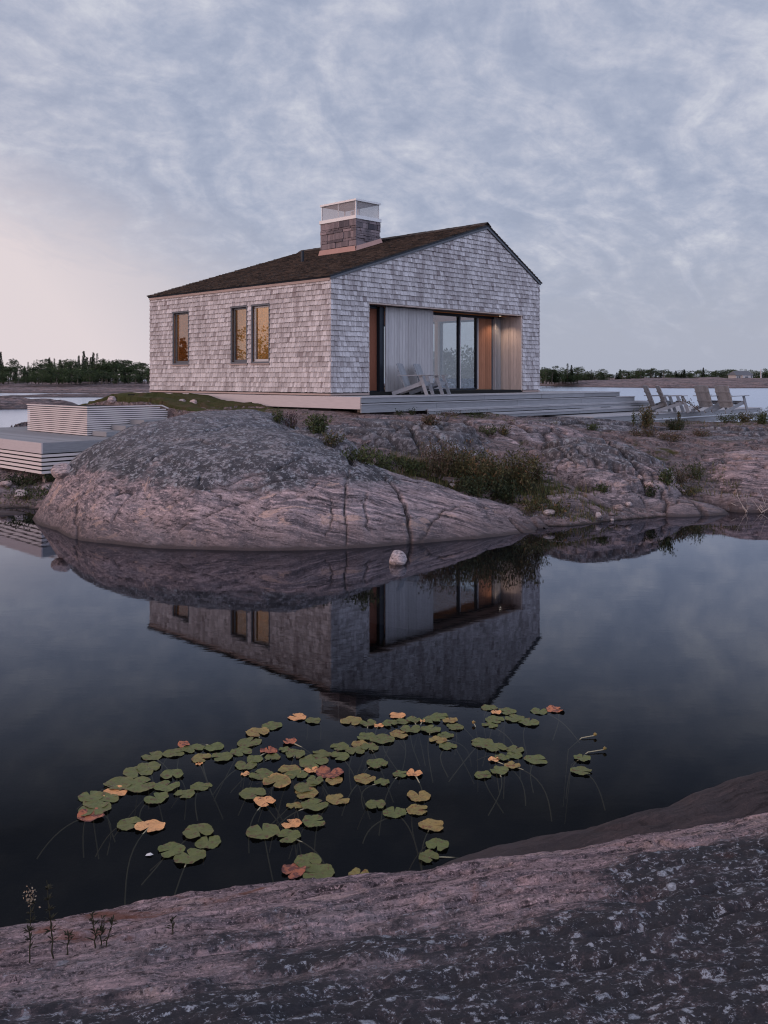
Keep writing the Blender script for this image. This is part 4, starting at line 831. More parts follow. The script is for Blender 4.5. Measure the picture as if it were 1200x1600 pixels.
for i,(px,py,s,m_,lb) in enumerate([(965,796,.17,'stone','brown rounded stone beside the white one at the shore, under the rock dome'),(983,790,.13,'stone_pale','small whitish stone against the brown one under the rock dome'),(858,803,.15,'stone_pale','squarish pale stone at the water edge, end of the leaning slab'),
   (935,808,.14,'stone_pale','flat whitish stone behind the shore grass'),(956,814,.07,'stone_pale','tiny white stone lying in the shallow water'),(955,805,.10,'stone','grey green stone beside the shore grass'),(705,760,.11,'stone_pale','small angular pale stone on top of the leaning slab'),
   (1015,760,.16,'stone','pinkish broken block against the right foot of the rock dome'),(32,777,.26,'stone_pale','rounded pale boulder on the bank under the lower deck'),(98,742,.34,'stone','orange brown boulder wedged between the lower deck and the humpbacked rock'),
   (75,765,.20,'stone','grey stone in the turf below the lower deck post'),(10,760,.22,'stone','dim grey stone under the lower deck at the left edge'),(150,629,.34,'stone','low grey stone in the turf above the slatted screen'),(175,627,.22,'stone','dark small stone in the turf, right of the low grey one'),
   (285,632,.22,'stone_pale','pale rounded stone in the turf in front of the cottage side'),(303,633,.22,'stone','grey rounded stone touching the pale one in the turf'),(85,627,.26,'stone','dark stone on the bank above the left end of the slatted screen'),(325,632,.15,'stone','small flat stone in the turf below the double window'),(1000,748,.12,'stone','small block in the cleft right of the rock dome')]):
    q=hit(px,py,10,45)
    if q is None: q=flat(px,py,.05)
    stone('stone',lb,q,s*.75,s*.62,s*.5,20+i,m_)
q=ray(228,630,26.5); mm=MB(); mm.box(-.45,.45,-.25,.25,0,.13); mm.box(-.42,.42,-.22,.22,-.3,0); o=mm.build('covered_crate',M['black']); o.location=(q.x,q.y,height(q.x,q.y)+.02); tag(o,'low black flat box lying in the turf behind the slatted screen','box')

# ------------------------------------------------------------------ plants
def quadleaf(mb,p,d,n,l,w):
    s=d.cross(n).normalized()*w/2; a=p+d*l*.45; mb.add([p,a+s,p+d*l,a-s],[(0,1,2,3)])
def rv(r,a=1): return Vector((r.gauss(0,a),r.gauss(0,a),r.gauss(0,a)))
def shrub(seed,h,w,ns,nl,ll,mat,stem='stem',lean=(0,0),top=None,zmin=.12):
    r=random.Random(seed); s=MB(); f=MB()
    for i in range(ns):
        a=r.uniform(0,6.28); q=r.random()**.6*w/2; b=Vector((math.cos(a)*q*.35,math.sin(a)*q*.35,-.04)); hh=h*r.uniform(.55,1)
        t=Vector((math.cos(a)*q+lean[0]*hh,math.sin(a)*q+lean[1]*hh,hh)); m_=(b+t)/2+Vector((0,0,hh*.12)); s.tube([b,m_,t],[.006*max(1,h),.004,.002],3,False)
        for k in range(nl):
            u=r.uniform(zmin,1); p=(b*(1-u)**2+m_*2*u*(1-u)+t*u*u)+rv(r,.02+.045*w); d=(rv(r)+Vector((0,0,.9))).normalized()
            quadleaf(f,p,d,rv(r).normalized(),ll*r.uniform(.6,1.3),ll*r.uniform(.3,.5))
        if top and r.random()<.6:
            for k in range(10): p=t+rv(r,.018); quadleaf(f,p,(rv(r)+Vector((0,0,1))).normalized(),rv(r).normalized(),ll*.6,ll*.35)
    return s,f
def put_shrub(label,px,py,h,w,ns=14,nl=22,ll=.05,mat='lf_green',seed=0,lean=(0,0),cat='shrub',name='shrub',group=None,d0=12,at=None):
    h*=.72; q=at or hit(px,py,d0,45); nl=int(nl*1.35); ll=ll*1.35; ns=int(ns*1.2)
    if q is None: q=flat(px,py,.3)
    e=empty(name,(q.x,q.y,q.z)); tag(e,label,cat,group); s,f=shrub(seed,h,w,ns,nl,ll,mat,lean=lean)
    s.build('stems',M['stem'],e); f.build('foliage',M[mat],e); return e
PL=[('purple brown seedhead bush on the crest of the humpbacked rock',455,668,.46,.55,16,20,.035,'lf_purple'),
('bright green leafy bush right of the purple seedhead bush',493,676,.50,.62,18,28,.055,'lf_green'),
('low green plant at the left foot of the purple seedhead bush',434,660,.34,.28,9,20,.045,'lf_green'),
('small green sprig between the bright green bush and the cracked shelf',520,694,.34,.5,10,18,.045,'lf_olive'),
('low green weeds in the dark hollow at the left end of the valley',565,722,.32,.75,16,22,.05,'lf_green'),
('low green weeds under the dark overhang of the cracked shelf',605,732,.34,.8,18,24,.05,'lf_green'),
('leafy green weeds under the cracked shelf, just above the leaning slab',645,738,.36,.7,16,22,.05,'lf_green'),
('tall grey brown seedy bush standing against the cracked shelf',688,742,1.02,.95,26,30,.04,'lf_russet'),
('grey brown bush behind the leaning slab, second in the valley thicket',722,750,1.0,.9,26,30,.045,'lf_olive'),
('big dense olive bush in the middle of the valley thicket',765,764,1.02,1.05,30,34,.05,'lf_olive'),
('dark green leafy bush at the shaded foot of the valley thicket',745,776,.55,.9,20,28,.05,'lf_dark'),
('tall yellow green bush on the right of the valley thicket beside the rock dome',812,765,1.05,.9,28,32,.05,'lf_olive'),
('dark green bush in front of the yellow green one beside the rock dome',796,782,.55,.8,20,28,.05,'lf_dark'),
('small olive bush leaning on the rock dome at the right end of the thicket',842,755,.75,.5,14,24,.045,'lf_olive'),
('low yellowish weeds on the bank below the valley thicket',835,796,.25,.8,18,16,.05,'lf_olive'),
('thin yellowish weeds at the water edge left of the low reddish hump',868,803,.22,.6,14,14,.05,'lf_olive'),
('tan dry tuft on the ledge below the deck front',672,664,.26,.45,18,12,.06,'lf_russet'),
('low green mat in the joint between the two ledges',770,676,.16,.7,14,18,.04,'lf_green'),
('grey green sprig standing in the rock joint above the thicket',788,680,.34,.35,9,16,.04,'lf_olive'),
('leftmost of three dark cushion bushes against the deck steps',848,641,.22,.36,18,30,.035,'lf_dark'),
('middle of three dark cushion bushes against the deck steps',868,643,.20,.36,18,30,.035,'lf_dark'),
('rightmost of three dark cushion bushes against the deck steps',884,644,.22,.42,20,30,.035,'lf_dark'),
('small green tuft against the deck front below the grey board screen',622,648,.16,.18,7,14,.035,'lf_dark'),
('second small green tuft against the deck front below the two deck chairs',643,648,.20,.26,9,16,.035,'lf_dark'),
('low red and green creeper at the deck front below the glass doors',700,650,.10,.9,20,12,.035,'lf_russet'),
('low green creeper at the deck front near the low pale hump',745,652,.12,.9,20,14,.035,'lf_green'),
('small green tuft in the joint behind the rock dome',925,672,.22,.4,12,16,.04,'lf_green'),
('tall olive and russet bush at the end of the deck steps',1012,668,.78,.62,22,28,.05,'lf_olive'),
('reddish low growth at the foot of the tall olive bush',1005,682,.30,.8,18,20,.045,'lf_russet'),
('slender green stalk standing left of the tall olive bush',990,664,.62,.08,4,26,.04,'lf_green'),
('dark round juniper on the rock in front of the low platform',1056,672,.36,.66,26,34,.035,'lf_dark'),
('russet low growth below the dark round juniper',1048,688,.24,.9,20,18,.04,'lf_russet'),
('tall green stalk between the side-on chairs and the dark juniper',1062,662,.60,.10,4,30,.045,'lf_olive'),
('russet heather patch on the grey layered rock',1095,682,.20,.8,20,16,.035,'lf_russet'),
('green weeds in front of the two lake-facing chairs',1115,655,.26,.9,22,20,.04,'lf_green'),
('green weeds below the outermost lake-facing chair',1140,658,.28,.9,22,20,.04,'lf_green'),
('yellow flowered weeds right of the outermost chair',1165,660,.46,.6,18,22,.045,'lf_olive'),
('dense weeds at the right edge beside the platform',1190,662,.50,.8,22,24,.045,'lf_green'),
('twiggy grey bush at the right edge above the lake water',1193,655,.95,.7,16,26,.05,'lf_olive'),
('bright green weed growing in the cleft right of the rock dome',1040,757,.46,.34,12,26,.045,'lf_green'),
('reddish groundcover in the cleft right of the rock dome',1062,752,.24,.9,26,18,.04,'lf_russet'),
('wispy green fern in the cleft beside the pink swell',1085,748,.50,.50,14,24,.035,'lf_green'),
('yellow green low weeds above the triangular slab',1070,770,.16,.8,18,14,.04,'lf_olive'),
('dark weeds at the left foot of the cleft by the rock dome',1018,776,.36,.4,12,18,.045,'lf_dark'),
('small green tuft on the seam of the low reddish hump',936,768,.18,.35,12,14,.04,'lf_green'),
('thin dry stalks on the pink swell at the right edge',1150,764,.20,.4,8,6,.03,'lf_russet'),
('green weeds in the shade under the lower deck',30,758,.25,1.2,26,18,.05,'lf_dark'),
('low green weeds on the bank below the lower deck post',55,778,.20,1.3,26,16,.045,'lf_green'),
('dark weeds against the orange brown boulder by the lower deck',78,752,.28,.5,14,18,.045,'lf_dark')]
for i,(lb,px,py,h,w_,ns,nl,ll,mt) in enumerate(PL): put_shrub(lb,px,py,h,w_,ns,nl,ll,mt,seed=300+i)
# leaning leafy branch beside the chairs
e=empty('leafy_branch',ray(1094,644,30.6)); tag(e,'dark branch with reddish leaves leaning up leftwards between the two chair pairs','plant')
s=MB(); f=MB(); rr=random.Random(8); pts=[Vector((0,0,0)),Vector((-.25,0,.22)),Vector((-.62,0,.42))]; s.tube(pts,[.02,.014,.006],5)
for k in range(90):
    u=rr.random(); p=pts[0].lerp(pts[2],u)+Vector((0,0,.07*math.sin(u*3.1)))+rv(rr,.035+.04*(1-u)); quadleaf(f,p,(rv(rr)+Vector((-.3,0,.6))).normalized(),rv(rr).normalized(),.07,.03)
s.build('stem',M['bark'],e); f.build('foliage',M['lf_russet'],e)
# bleached twigs
e=hit(1182,800,12,30) or flat(1182,800,.1); s=MB(); rr=random.Random(9)
for k in range(16):
    a=rr.uniform(0,6.28); L_=rr.uniform(.25,.5); b=Vector((rr.uniform(-.25,.25),rr.uniform(-.1,.1),0)); d=Vector((math.cos(a)*.7,math.sin(a)*.4,rr.uniform(.4,1)))
    s.tube([b,b+d*L_*.4,b+d*L_*.75+rv(rr,.06),b+d*L_+rv(rr,.12)],[.009,.007,.005,.003],4,False)
o=s.build('bare_twigs',M['wire_root']); o.location=e; tag(o,'tangle of bleached bare twigs at the water edge beside the thin broken rock strip','dead shrub')
# foreground weeds
def weed(label,px,py,h,tuft,seed,lean=0):
    q=hit(px,py,2,6); e=empty('small_weed',q); tag(e,label,'weed'); r=random.Random(seed); s=MB(); f=MB()
    n=8; pts=[Vector((lean*h*(i/n)**1.4+r.uniform(-.003,.003),r.uniform(-.003,.003),h*i/n-.004)) for i in range(n+1)]; s.tube(pts,[.0028-.0018*i/n for i in range(n+1)],5,False)
    for k in range(int(h*190)):
        u=r.uniform(.25,1)**.8; p=pts[min(n,int(u*n))]; a=r.uniform(0,6.28); d=Vector((math.cos(a),math.sin(a),r.uniform(.1,1.1))).normalized(); L_=r.uniform(.018,.034)*(1.25-.5*u)
        sd=d.cross(Vector((0,0,1))).normalized(); m_=p+d*L_*.5+Vector((0,0,.003)); f.add([p,m_+sd*.0032,p+d*L_,m_-sd*.0032],[(0,1,2,3)])
    s.build('stem',M['weed'],e); f.build('leaves',M['weed'],e)
    if tuft:
        g=MB()
        for k in range(70): p=pts[-1]+Vector((r.gauss(0,.011),r.gauss(0,.011),r.gauss(-.006,.016))); quadleaf(g,p,rv(r).normalized(),rv(r).normalized(),.008,.006)
        g.build('seed_head',M['seed'],e)
for a in [('tall dark weed with a tan seed tuft, leftmost in the near rock seam',46,1509,.235,True,1,.02),('tallest thin dark weed in the near rock seam, just right of the tufted one',83,1500,.27,False,2,-.09),('short single weed between the tallest weed and the triple clump',106,1494,.085,False,3,0),
    ('left upright stalk of the triple weed clump in the near rock seam',150,1484,.135,False,4,-.12),('middle stalk of the triple weed clump in the near rock seam',157,1483,.12,False,5,.05),('right leaning stalk of the triple weed clump in the near rock seam',166,1481,.105,False,6,.25),('lone faint little weed in the near rock seam far right of the others',270,1461,.065,False,7,.05)]: weed(*a)

# moss turf and grass
def turf(name,label,cond,region,off,mat='moss'):
    X,Y=sheet(*region,.07); Z=np.interp(0,[0],[0])*X
    from_ = FIELDS[1]
    j0=((X-from_[0][0,0])/.07); i0=((Y-from_[1][0,0])/.07)
    i=np.clip(i0.astype(int),0,from_[2].shape[0]-2); j=np.clip(j0.astype(int),0,from_[2].shape[1]-2)
    Z=from_[2][i,j]; m_=cond(X,Y); Z=Z+np.clip(m_,-.3,1)*.22*off+.015*fbm(X,Y,4,3,77)
    o=grid_obj(name,X,Y,Z,M[mat],keep=(m_>-.25)&~((((X-pl_.x)*UR[0]+(Y-pl_.y)*UR[1])<4.05)&(((X-pl_.x)*UL[0]+(Y-pl_.y)*UL[1])<7.2))); return tag(o,label,'turf' if not label is None else None,kind='stuff')
e1=lambda cx,cy,rx,ry:(lambda X,Y:1-np.sqrt(((X-cx)/rx)**2+((Y-cy)/ry)**2)+.35*fbm(X,Y,.9,4,66))
turf('moss_turf','mossy green brown turf between the slatted screen and the cottage side',e1(-6.6,26.2,4.4,3.2),(-12,-1.5,22.5,30.5,.07)[:4],1)
turf('moss_turf','dark green undergrowth floor of the rocky valley below the deck',e1(1.9,18.0,2.2,.9),(-1,5,16.4,20),.4,'under')
g=MB(); rr=random.Random(31)
def tufts(n,x0,x1,y0,y1,h,cond=None):
    k=0;tries=0
    while k<n and tries<n*30:
        tries+=1; x=rr.uniform(x0,x1); y=rr.uniform(y0,y1)
        if cond and cond(np.array([[x]]),np.array([[y]]))[0,0]<rr.uniform(-.05,.5): continue
        z=height(x,y)
        if z<.03: continue
        k+=1
        for _ in range(5):
            a=rr.uniform(0,6.28); hh=h*rr.uniform(.5,1.2); p=Vector((x+rr.gauss(0,.04),y+rr.gauss(0,.04),z-.01)); t_=p+Vector((math.cos(a)*hh*.4,math.sin(a)*hh*.4,hh)); sd=Vector((math.sin(a),-math.cos(a),0))*.006
            g.add([p-sd,p+sd,t_],[(0,1,2)])
tufts(1500,-10.5,-2.2,23,29.8,.07,e1(-6.6,26.2,4.2,3.2)); tufts(500,-.6,4.2,17,19.2,.22,e1(1.8,18.1,2.3,.9)); tufts(120,5.9,7.6,18.6,20.8,.12); tufts(160,2.6,5.0,16.9,17.6,.13); tufts(150,6.5,13,26.5,29.5,.14); tufts(160,-10,-6.5,19,20.6,.12); tufts(60,1.0,4.5,22.6,23.8,.09)
tag(g.build('grass',M['grass']),'short wild grass blades among the rocks and turf','grass',kind='stuff')
# shore grass
for px,py,lb in ((898,803,'clump of bright green shore grass at the water edge, left of its pair'),(918,806,'clump of green shore grass at the water edge beside the whitish stone')):
    q=flat(px,py,.02); r=random.Random(px); g=MB()
    for k in range(90):
        a=r.uniform(0,6.28); hh=r.uniform(.15,.36); p=q+Vector((r.gauss(0,.07),r.gauss(0,.05),-.06)); l_=r.uniform(.1,.5)*hh; m_=p+Vector((math.cos(a)*l_*.3,math.sin(a)*l_*.3,hh*.6)); t_=p+Vector((math.cos(a)*l_,math.sin(a)*l_,hh)); sd=Vector((math.sin(a),-math.cos(a),0))*.004
        g.add([p-sd,p+sd,m_+sd,m_-sd],[(0,1,2,3)]); g.add([m_-sd,m_+sd,t_],[(0,1,2)])
    o=g.build('shore_grass',M['grass']); tag(o,lb,'grass clump')

# ------------------------------------------------------------------ lily pads
PADS={
'in the far left string of pads':(100,[(460,340,55,'g'),(575,325,60,'g'),(675,303,55,'g'),(625,284,35,'r'),(783,296,52,'g'),(715,352,55,'y'),(822,348,55,'g'),(704,380,18,'o')]),
'in the pile at the left tip':(100,[(265,530,62,'o'),(140,552,68,'g'),(190,575,85,'g'),(160,618,82,'g'),(145,648,70,'r'),(285,487,75,'g'),(395,495,85,'g')]),
'right of the left tip pile':(100,[(385,425,75,'g'),(440,400,60,'g'),(563,440,58,'g'),(535,500,65,'g'),(628,538,52,'g'),(713,500,55,'g'),(480,562,65,'g')]),
'of the lone pair below the left tip':(100,[(345,695,65,'g'),(445,710,75,'o')]),
'in the tight four low on the left':(100,[(700,738,75,'g'),(752,790,67,'g'),(555,833,70,'g'),(655,868,80,'g')]),
'in the far row left of reflected chimney':(360,[(348,137,48,'o'),(432,158,42,'g'),(215,185,55,'g'),(142,220,60,'y'),(98,270,67,'g'),(57,318,55,'g'),(308,268,35,'r')]),
'around the left curled pink pad':(360,[(200,318,45,'r'),(285,310,35,'g'),(80,388,55,'g'),(125,357,45,'g'),(220,348,40,'g'),(338,333,58,'g')]),
'in the band above the dense patch':(360,[(472,330,52,'g'),(570,293,48,'g'),(673,280,50,'y'),(432,370,82,'g'),(570,343,55,'g'),(650,315,50,'g'),(725,297,48,'g'),(765,383,55,'g')]),
'in the far row under reflected chimney':(360,[(710,240,50,'g'),(790,255,62,'g'),(880,228,52,'y'),(630,158,58,'y'),(718,170,45,'g'),(770,182,28,'o'),(832,173,45,'g'),(868,130,42,'o'),(895,160,40,'g')]),
'in the far row under reflected gable':(360,[(955,152,40,'g'),(1000,160,15,'o'),(940,200,52,'g'),(1045,204,50,'g'),(1045,155,45,'g'),(1090,132,45,'g'),(1145,158,40,'y'),(1120,232,42,'g'),(1080,260,45,'y'),(1132,290,45,'g'),(1170,190,45,'g')]),
'in the dense tattered central patch':(360,[(80,434,25,'o'),(160,437,60,'g'),(310,415,65,'y'),(345,440,55,'g'),(242,476,80,'y'),(425,415,40,'o'),(520,430,70,'r'),(540,468,50,'y'),(440,470,50,'g'),(392,505,62,'g'),(395,535,60,'y')]),
'in the row just below the dense patch':(360,[(118,540,70,'g'),(180,583,60,'o'),(335,600,43,'y'),(440,598,68,'g'),(558,567,62,'y')]),
'scattered right of the dense patch':(360,[(700,460,55,'y'),(790,478,38,'g'),(885,437,38,'g'),(958,433,40,'o')]),
'among the linked pairs right of centre':(360,[(757,598,52,'g'),(855,633,60,'g'),(982,550,62,'y'),(975,622,58,'y'),(1050,703,67,'y')]),
'in the four below the middle row':(360,[(320,692,52,'o'),(435,685,65,'g'),(168,735,82,'g'),(300,763,68,'g')]),
'touching the near shore rock':(360,[(405,888,70,'g'),(330,940,70,'r'),(458,950,82,'g'),(670,963,55,'y'),(1078,808,60,'g'),(1033,868,58,'g')]),
'in the far cluster under reflected gable peak':(640,[(415,155,42,'g'),(508,175,45,'g'),(452,182,27,'o'),(445,218,48,'g'),(418,247,40,'g'),(545,212,50,'g'),(622,232,52,'g')]),
'of the pair standing proud at the far right':(640,[(675,173,45,'g'),(760,165,45,'r')]),
'in the cluster at the right of the bed':(640,[(378,340,62,'g'),(452,365,55,'g'),(550,373,45,'g'),(543,404,42,'g'),(482,418,38,'g'),(437,427,30,'o'),(535,458,42,'y'),(468,485,50,'g'),(383,507,48,'g'),(660,427,60,'g')]),
'of the pair farthest right of all':(640,[(900,420,42,'g'),(895,488,55,'g')])}
ORD=['leftmost','second from the left','third from the left','fourth from the left','fifth from the left','sixth from the left','seventh from the left','eighth from the left','ninth from the left']
CN={'g':'green','y':'yellowing','o':'orange','r':'rust red'}; MN={'g':'pad_green','y':'pad_yellow','o':'pad_orange','r':'pad_red'}
rr=random.Random(17); zi=0
rnum=random.Random(55)
def padmesh(seed,R_,curl,ring=5,n=44):
    r=random.Random(seed); no=r.uniform(0,6.28); nw=r.uniform(.10,.34); asp=r.uniform(.82,1.0); th=r.uniform(0,6.28); vs=[(0,0,0)]; fs=[]
    ph=[r.uniform(0,6.28) for _ in range(4)]
    for k in range(1,ring+1):
        q=k/ring
        for i in range(n+1):
            a=no+nw*(.35+.65*q)*.9+(2*math.pi-2*nw*(.35+.65*q)*.9)*i/n
            rad=R_*q*(1+.035*math.sin(3*a+ph[0])+.02*math.sin(7*a+ph[1])*q+.012*math.sin(15*a+ph[3])*q)
            e_=min(i,n-i)/n; rad*=(1-.18*math.exp(-(e_/.035)**2)*q)
            x=rad*math.cos(a); y=rad*math.sin(a)*asp; z=.004*q*q*math.sin(5*a+ph[2])+curl*q**3*max(0,math.sin(2*a+ph[0]))*R_
            z+=.003*abs(math.sin(9*a))*q
            vs.append((x*math.cos(th)-y*math.sin(th),x*math.sin(th)+y*math.cos(th),z))
    for i in range(n): fs.append((0,1+i,2+i))
    for k in range(1,ring):
        for i in range(n): a=1+(k-1)*(n+1)+i; b=a+n+1; fs.append((a,b,b+1,a+1))
    return vs,fs
for cl_,(ox,L_) in PADS.items():
    oy=1060 if ox==640 else 1080
    by={}
    for (u,v,hw,c_) in sorted(L_): by.setdefault(c_,[]).append((u,v,hw))
    for c_,lst in by.items():
        for k,(u,v,hw) in enumerate(lst):
            px,py=ox+u/3.3333,oy+v/3.3333; q=flat(px,py,0); R_=hw/3.3333/F*q.y*1.06
            zi+=1; o=empty('lily_pad',(q.x,q.y,.003+.0012*(zi%7)))
            pos_=ORD[k] if len(lst)>1 else 'only'
            if len(lst)==1: lb=f'the only {CN[c_]} lily pad {cl_}'
            elif len(lst)==2: lb=f'{["left","right"][k]} one of two {CN[c_]} lily pads {cl_}'
            elif k==len(lst)-1: lb=f'rightmost {CN[c_]} lily pad {cl_}'
            else: lb=f'{ORD[k]} {CN[c_]} lily pad {cl_}'
            lb=lb.replace('from the left','from left'); tag(o,lb,'lily pad','lily pads floating on the pool')
            vs,fs=padmesh(zi,R_,{'g':.012,'y':.03,'o':.06,'r':.16}[c_]); mm=MB(); mm.add(vs,fs); mm.build('leaf',M[MN[c_]],o,True)
            a=rr.uniform(-2.6,-.5) if rr.random()<.6 else rr.uniform(0,6.28); l2=rr.uniform(.10,.40); de=rr.uniform(.10,.32); mm=MB(); d=Vector((math.cos(a)*l2,math.sin(a)*l2,0)); bx_=rr.uniform(-.06,.06)
            pts=[]
            for kk in range(9): uu=kk/8; pts.append(Vector((d.x*uu**.8+bx_*math.sin(uu*3.1),d.y*uu**.8,-.004-de*uu**1.9)))
            mm.tube(pts,[.0045]*9,5,False); mm.build('stalk',M['stalk'],o,True)
for i,(px,py,dx,lb) in enumerate([(930,1148,-.22,'lily bud on a long stalk on the water, upper of two at the right'),(945,1170,-.26,'lily bud on a long stalk on the water, lower of two at the right'),(740,1129,.02,'small yellow lily bud standing above the far right pads')]):
    q=flat(px,py,.02); o=empty('lily_bud',q); tag(o,lb,'lily bud'); mm=MB(); mm.tube([(-.012,0,0),(0,0,.004),(.014,0,.003)],[.006,.014,.004],8); mm.build('bud',M['pad_yellow'],o,True)
    mm=MB(); mm.tube([(0,0,-.005),(dx*.5,-.03,-.012),(dx,-.08,-.08),(dx*1.2,-.1,-.5)],[.004,.004,.004,.003],5,False); mm.build('stalk',M['stalk'],o,True)

q=flat(233,1336,.004); mm=MB(); mm.add([(-.02,-.008,0),(.008,-.014,.004),(.024,.004,.001),(.004,.014,.007),(-.016,.01,.002)],[(0,1,2,3,4)]); o=mm.build('petal',M['zinc']); o.location=q; tag(o,'tiny white petal drifting on the dark water below the left pads','petal')
# ------------------------------------------------------------------ far trees
def conifer(seed,h,rad,mat,lay=20,gapy=.0):
    r=random.Random(seed); t_=MB(); f=MB(); t_.tube([(0,0,-.6),(0,0,h*.5),(r.uniform(-.1,.1),0,h*.98)],[.022*h,.014*h,.003*h],5)
    for k in range(lay):
        z=h*(.10+.90*(k/lay)**.92); R_=rad*(1-(z/h))**.95*r.uniform(.65,1.25)+.012*h
        for j in range(9):
            if r.random()<gapy: continue
            a=r.uniform(0,6.28); rr_=R_*r.uniform(.6,1.15)
            for m_ in range(5):
                q=rr_*(m_+.6)/5; p=Vector((math.cos(a)*q,math.sin(a)*q,z-q*.22+r.uniform(-.05,.05)*h*.3)); d=Vector((math.cos(a+r.uniform(-.9,.9)),math.sin(a+r.uniform(-.9,.9)),r.uniform(-.5,.25))).normalized()
                sz_=1.2-.70*z/h; quadleaf(f,p,d,(Vector((0,0,1))+rv(r,.5)).normalized(),h*.06*sz_*r.uniform(.7,1.3),h*.036*sz_)
    return t_,f
def clumpy(seed,h,rad,mat,nc=12,flat_=.7,zlo=.2,lean=0,dens=75,leafs=.045):
    r=random.Random(seed); t_=MB(); f=MB(); tp=Vector((lean*h,0,h*.85)); t_.tube([(0,0,-.6),(lean*h*.3,0,h*.45),tp],[.025*h,.016*h,.005*h],5)
    for k in range(nc):
        z=h*r.uniform(zlo,.93); q=rad*(1-.55*abs(z/h-.5)*1.6)*r.random()**.5; a=r.uniform(0,6.28); c=Vector((math.cos(a)*q+lean*z,math.sin(a)*q,z)); R_=rad*r.uniform(.28,.52)
        t_.tube([(lean*z*.8,0,z*.75),c],[.006*h,.002*h],4)
        for j in range(dens):
            d=rv(r).normalized(); p=c+Vector((d.x*R_,d.y*R_,d.z*R_*flat_))*r.uniform(.55,1.1); quadleaf(f,p,(d+rv(r,.6)).normalized(),rv(r).normalized(),h*leafs*r.uniform(.6,1.4),h*leafs*.6)
    return t_,f
KINDS={
'spire':('spruce_tree','spruce',[conifer(900+i,10,1.35+.25*i,'spruce',34) for i in range(3)],'spruce'),
'thin':('spruce_tree','spruce',[conifer(910+i,10,1.2,'spruce',20,.25) for i in range(2)],'spruce'),
'pine':('pine_tree','pine',[clumpy(920+i,10,3.0,'pine',9,.34,.5,.10*(1-i),70,.05) for i in range(3)],'pine'),
'broad':('leafy_tree','broadleaf tree',[clumpy(930+i,10,3.4,'broad',20,.8,.12,0,85,.045) for i in range(3)],'broad')}
PR={}
for k,(nm,ct,bs,mt) in KINDS.items():
    PR[k]=[]
    for t_,f in bs:
        a=t_.build('trunk',M['bark']); b=f.build('crown',M[mt]); COL.objects.unlink(a); COL.objects.unlink(b); PR[k].append((a.data,b.data))
for o in [o for o in bpy.data.objects if o.name.startswith(('trunk','crown'))]: bpy.data.objects.remove(o)
rt=random.Random(77)
def tree(kind,x,y,z,h,label,group,wide=1.0):
    nm,ct,_,mt=KINDS[kind]; e=empty(nm,(x,y,z),rt.uniform(0,6.28)); s=h/10; e.scale=(s*wide,s*wide,s); tag(e,label,ct,group)
    a,b=rt.choice(PR[kind])
    for n_,d_ in (('trunk',a),('crown',b)): o=bpy.data.objects.new(n_,d_); COL.objects.link(o); o.parent=e
    return e
def env(px,pts):
    return float(np.interp(px,[p[0] for p in pts],[p[1] for p in pts]))
EL_=[(-60,560),(0,563),(12,566),(35,574),(45,572),(60,566),(80,563),(100,566),(120,562),(150,562),(165,563),(185,564),(205,567),(240,571)]
GL='trees of the dense wood on the far left shore'
# hand placed skyline trees
for px,yt,kd,lb in [(1,549,'spire','pointed dark spruce cut by the left edge of the photo, tallest at that edge'),(22,560,'pine','flat topped pine leaning over the dip in the left wood'),(44,565,'thin','thin pale tipped spruce just right of the dip in the left wood'),(62,560,'pine','windswept pine with a flat bent crown, left part of the wood'),
   (77,558,'spire','narrow dark spruce rising between two pines in the left wood'),(85,559,'thin','slim spruce right beside the narrow dark one in the left wood'),(108,562,'broad','rounded leafy tree left of the tallest spruce'),(123,555,'spire','dark spruce close on the left of the tallest spruce'),(131,548,'spire','tallest pointed spruce on the skyline of the left wood'),
   (146,550,'spire','second tallest spruce, left one of the twin tips in the left wood'),(152,551,'thin','thin spruce forming the right one of the twin tips in the left wood'),(168,561,'pine','broad topped pine behind the left wood, between the twin tips and the cottage'),(178,560,'pine','rounded pine next nearest the cottage on the left skyline'),(196,561,'pine','small crowned pine sticking up just left of the cottage wall'),(214,566,'broad','low leafy tree at the wood edge nearest the cottage wall')]:
    D=rt.uniform(232,250); p=ray(px,yt,D); z=1.5; tree(kd,p.x,D,z,p.z-z,lb,GL,.9 if kd in('spire','thin') else 1.25)
LB={'spire':'dark spruce in the closed middle mass of the far left wood','broad':'dark leafy tree in the closed lower mass of the far left wood','thin':'slim spruce mixed into the closed mass of the far left wood','pine':'rounded pine mixed into the closed mass of the far left wood'}
i=0
for row,(D0,k_,n) in enumerate([(247,1.03,34),(228,.86,32),(214,.66,32),(204,.45,32)]):
    for j in range(n):
        px=-50+ (j+rt.uniform(-.4,.4))*300/n; D=D0+rt.uniform(-5,5); yt=env(px,EL_); hh=((YH-yt)/F*D+1.2)*k_*rt.uniform(.78,1.12); kd=rt.choice(['spire','broad','spire','pine','thin','pine'] if row<1 else ['broad','broad','pine','spire'])
        p=ray(px,600,D); tree(kd,p.x,D,1.45,hh,LB[kd],GL,(1.9 if row else 1.5) if kd in ('broad','pine') else 1.3)
GR='trees along the far right shore'
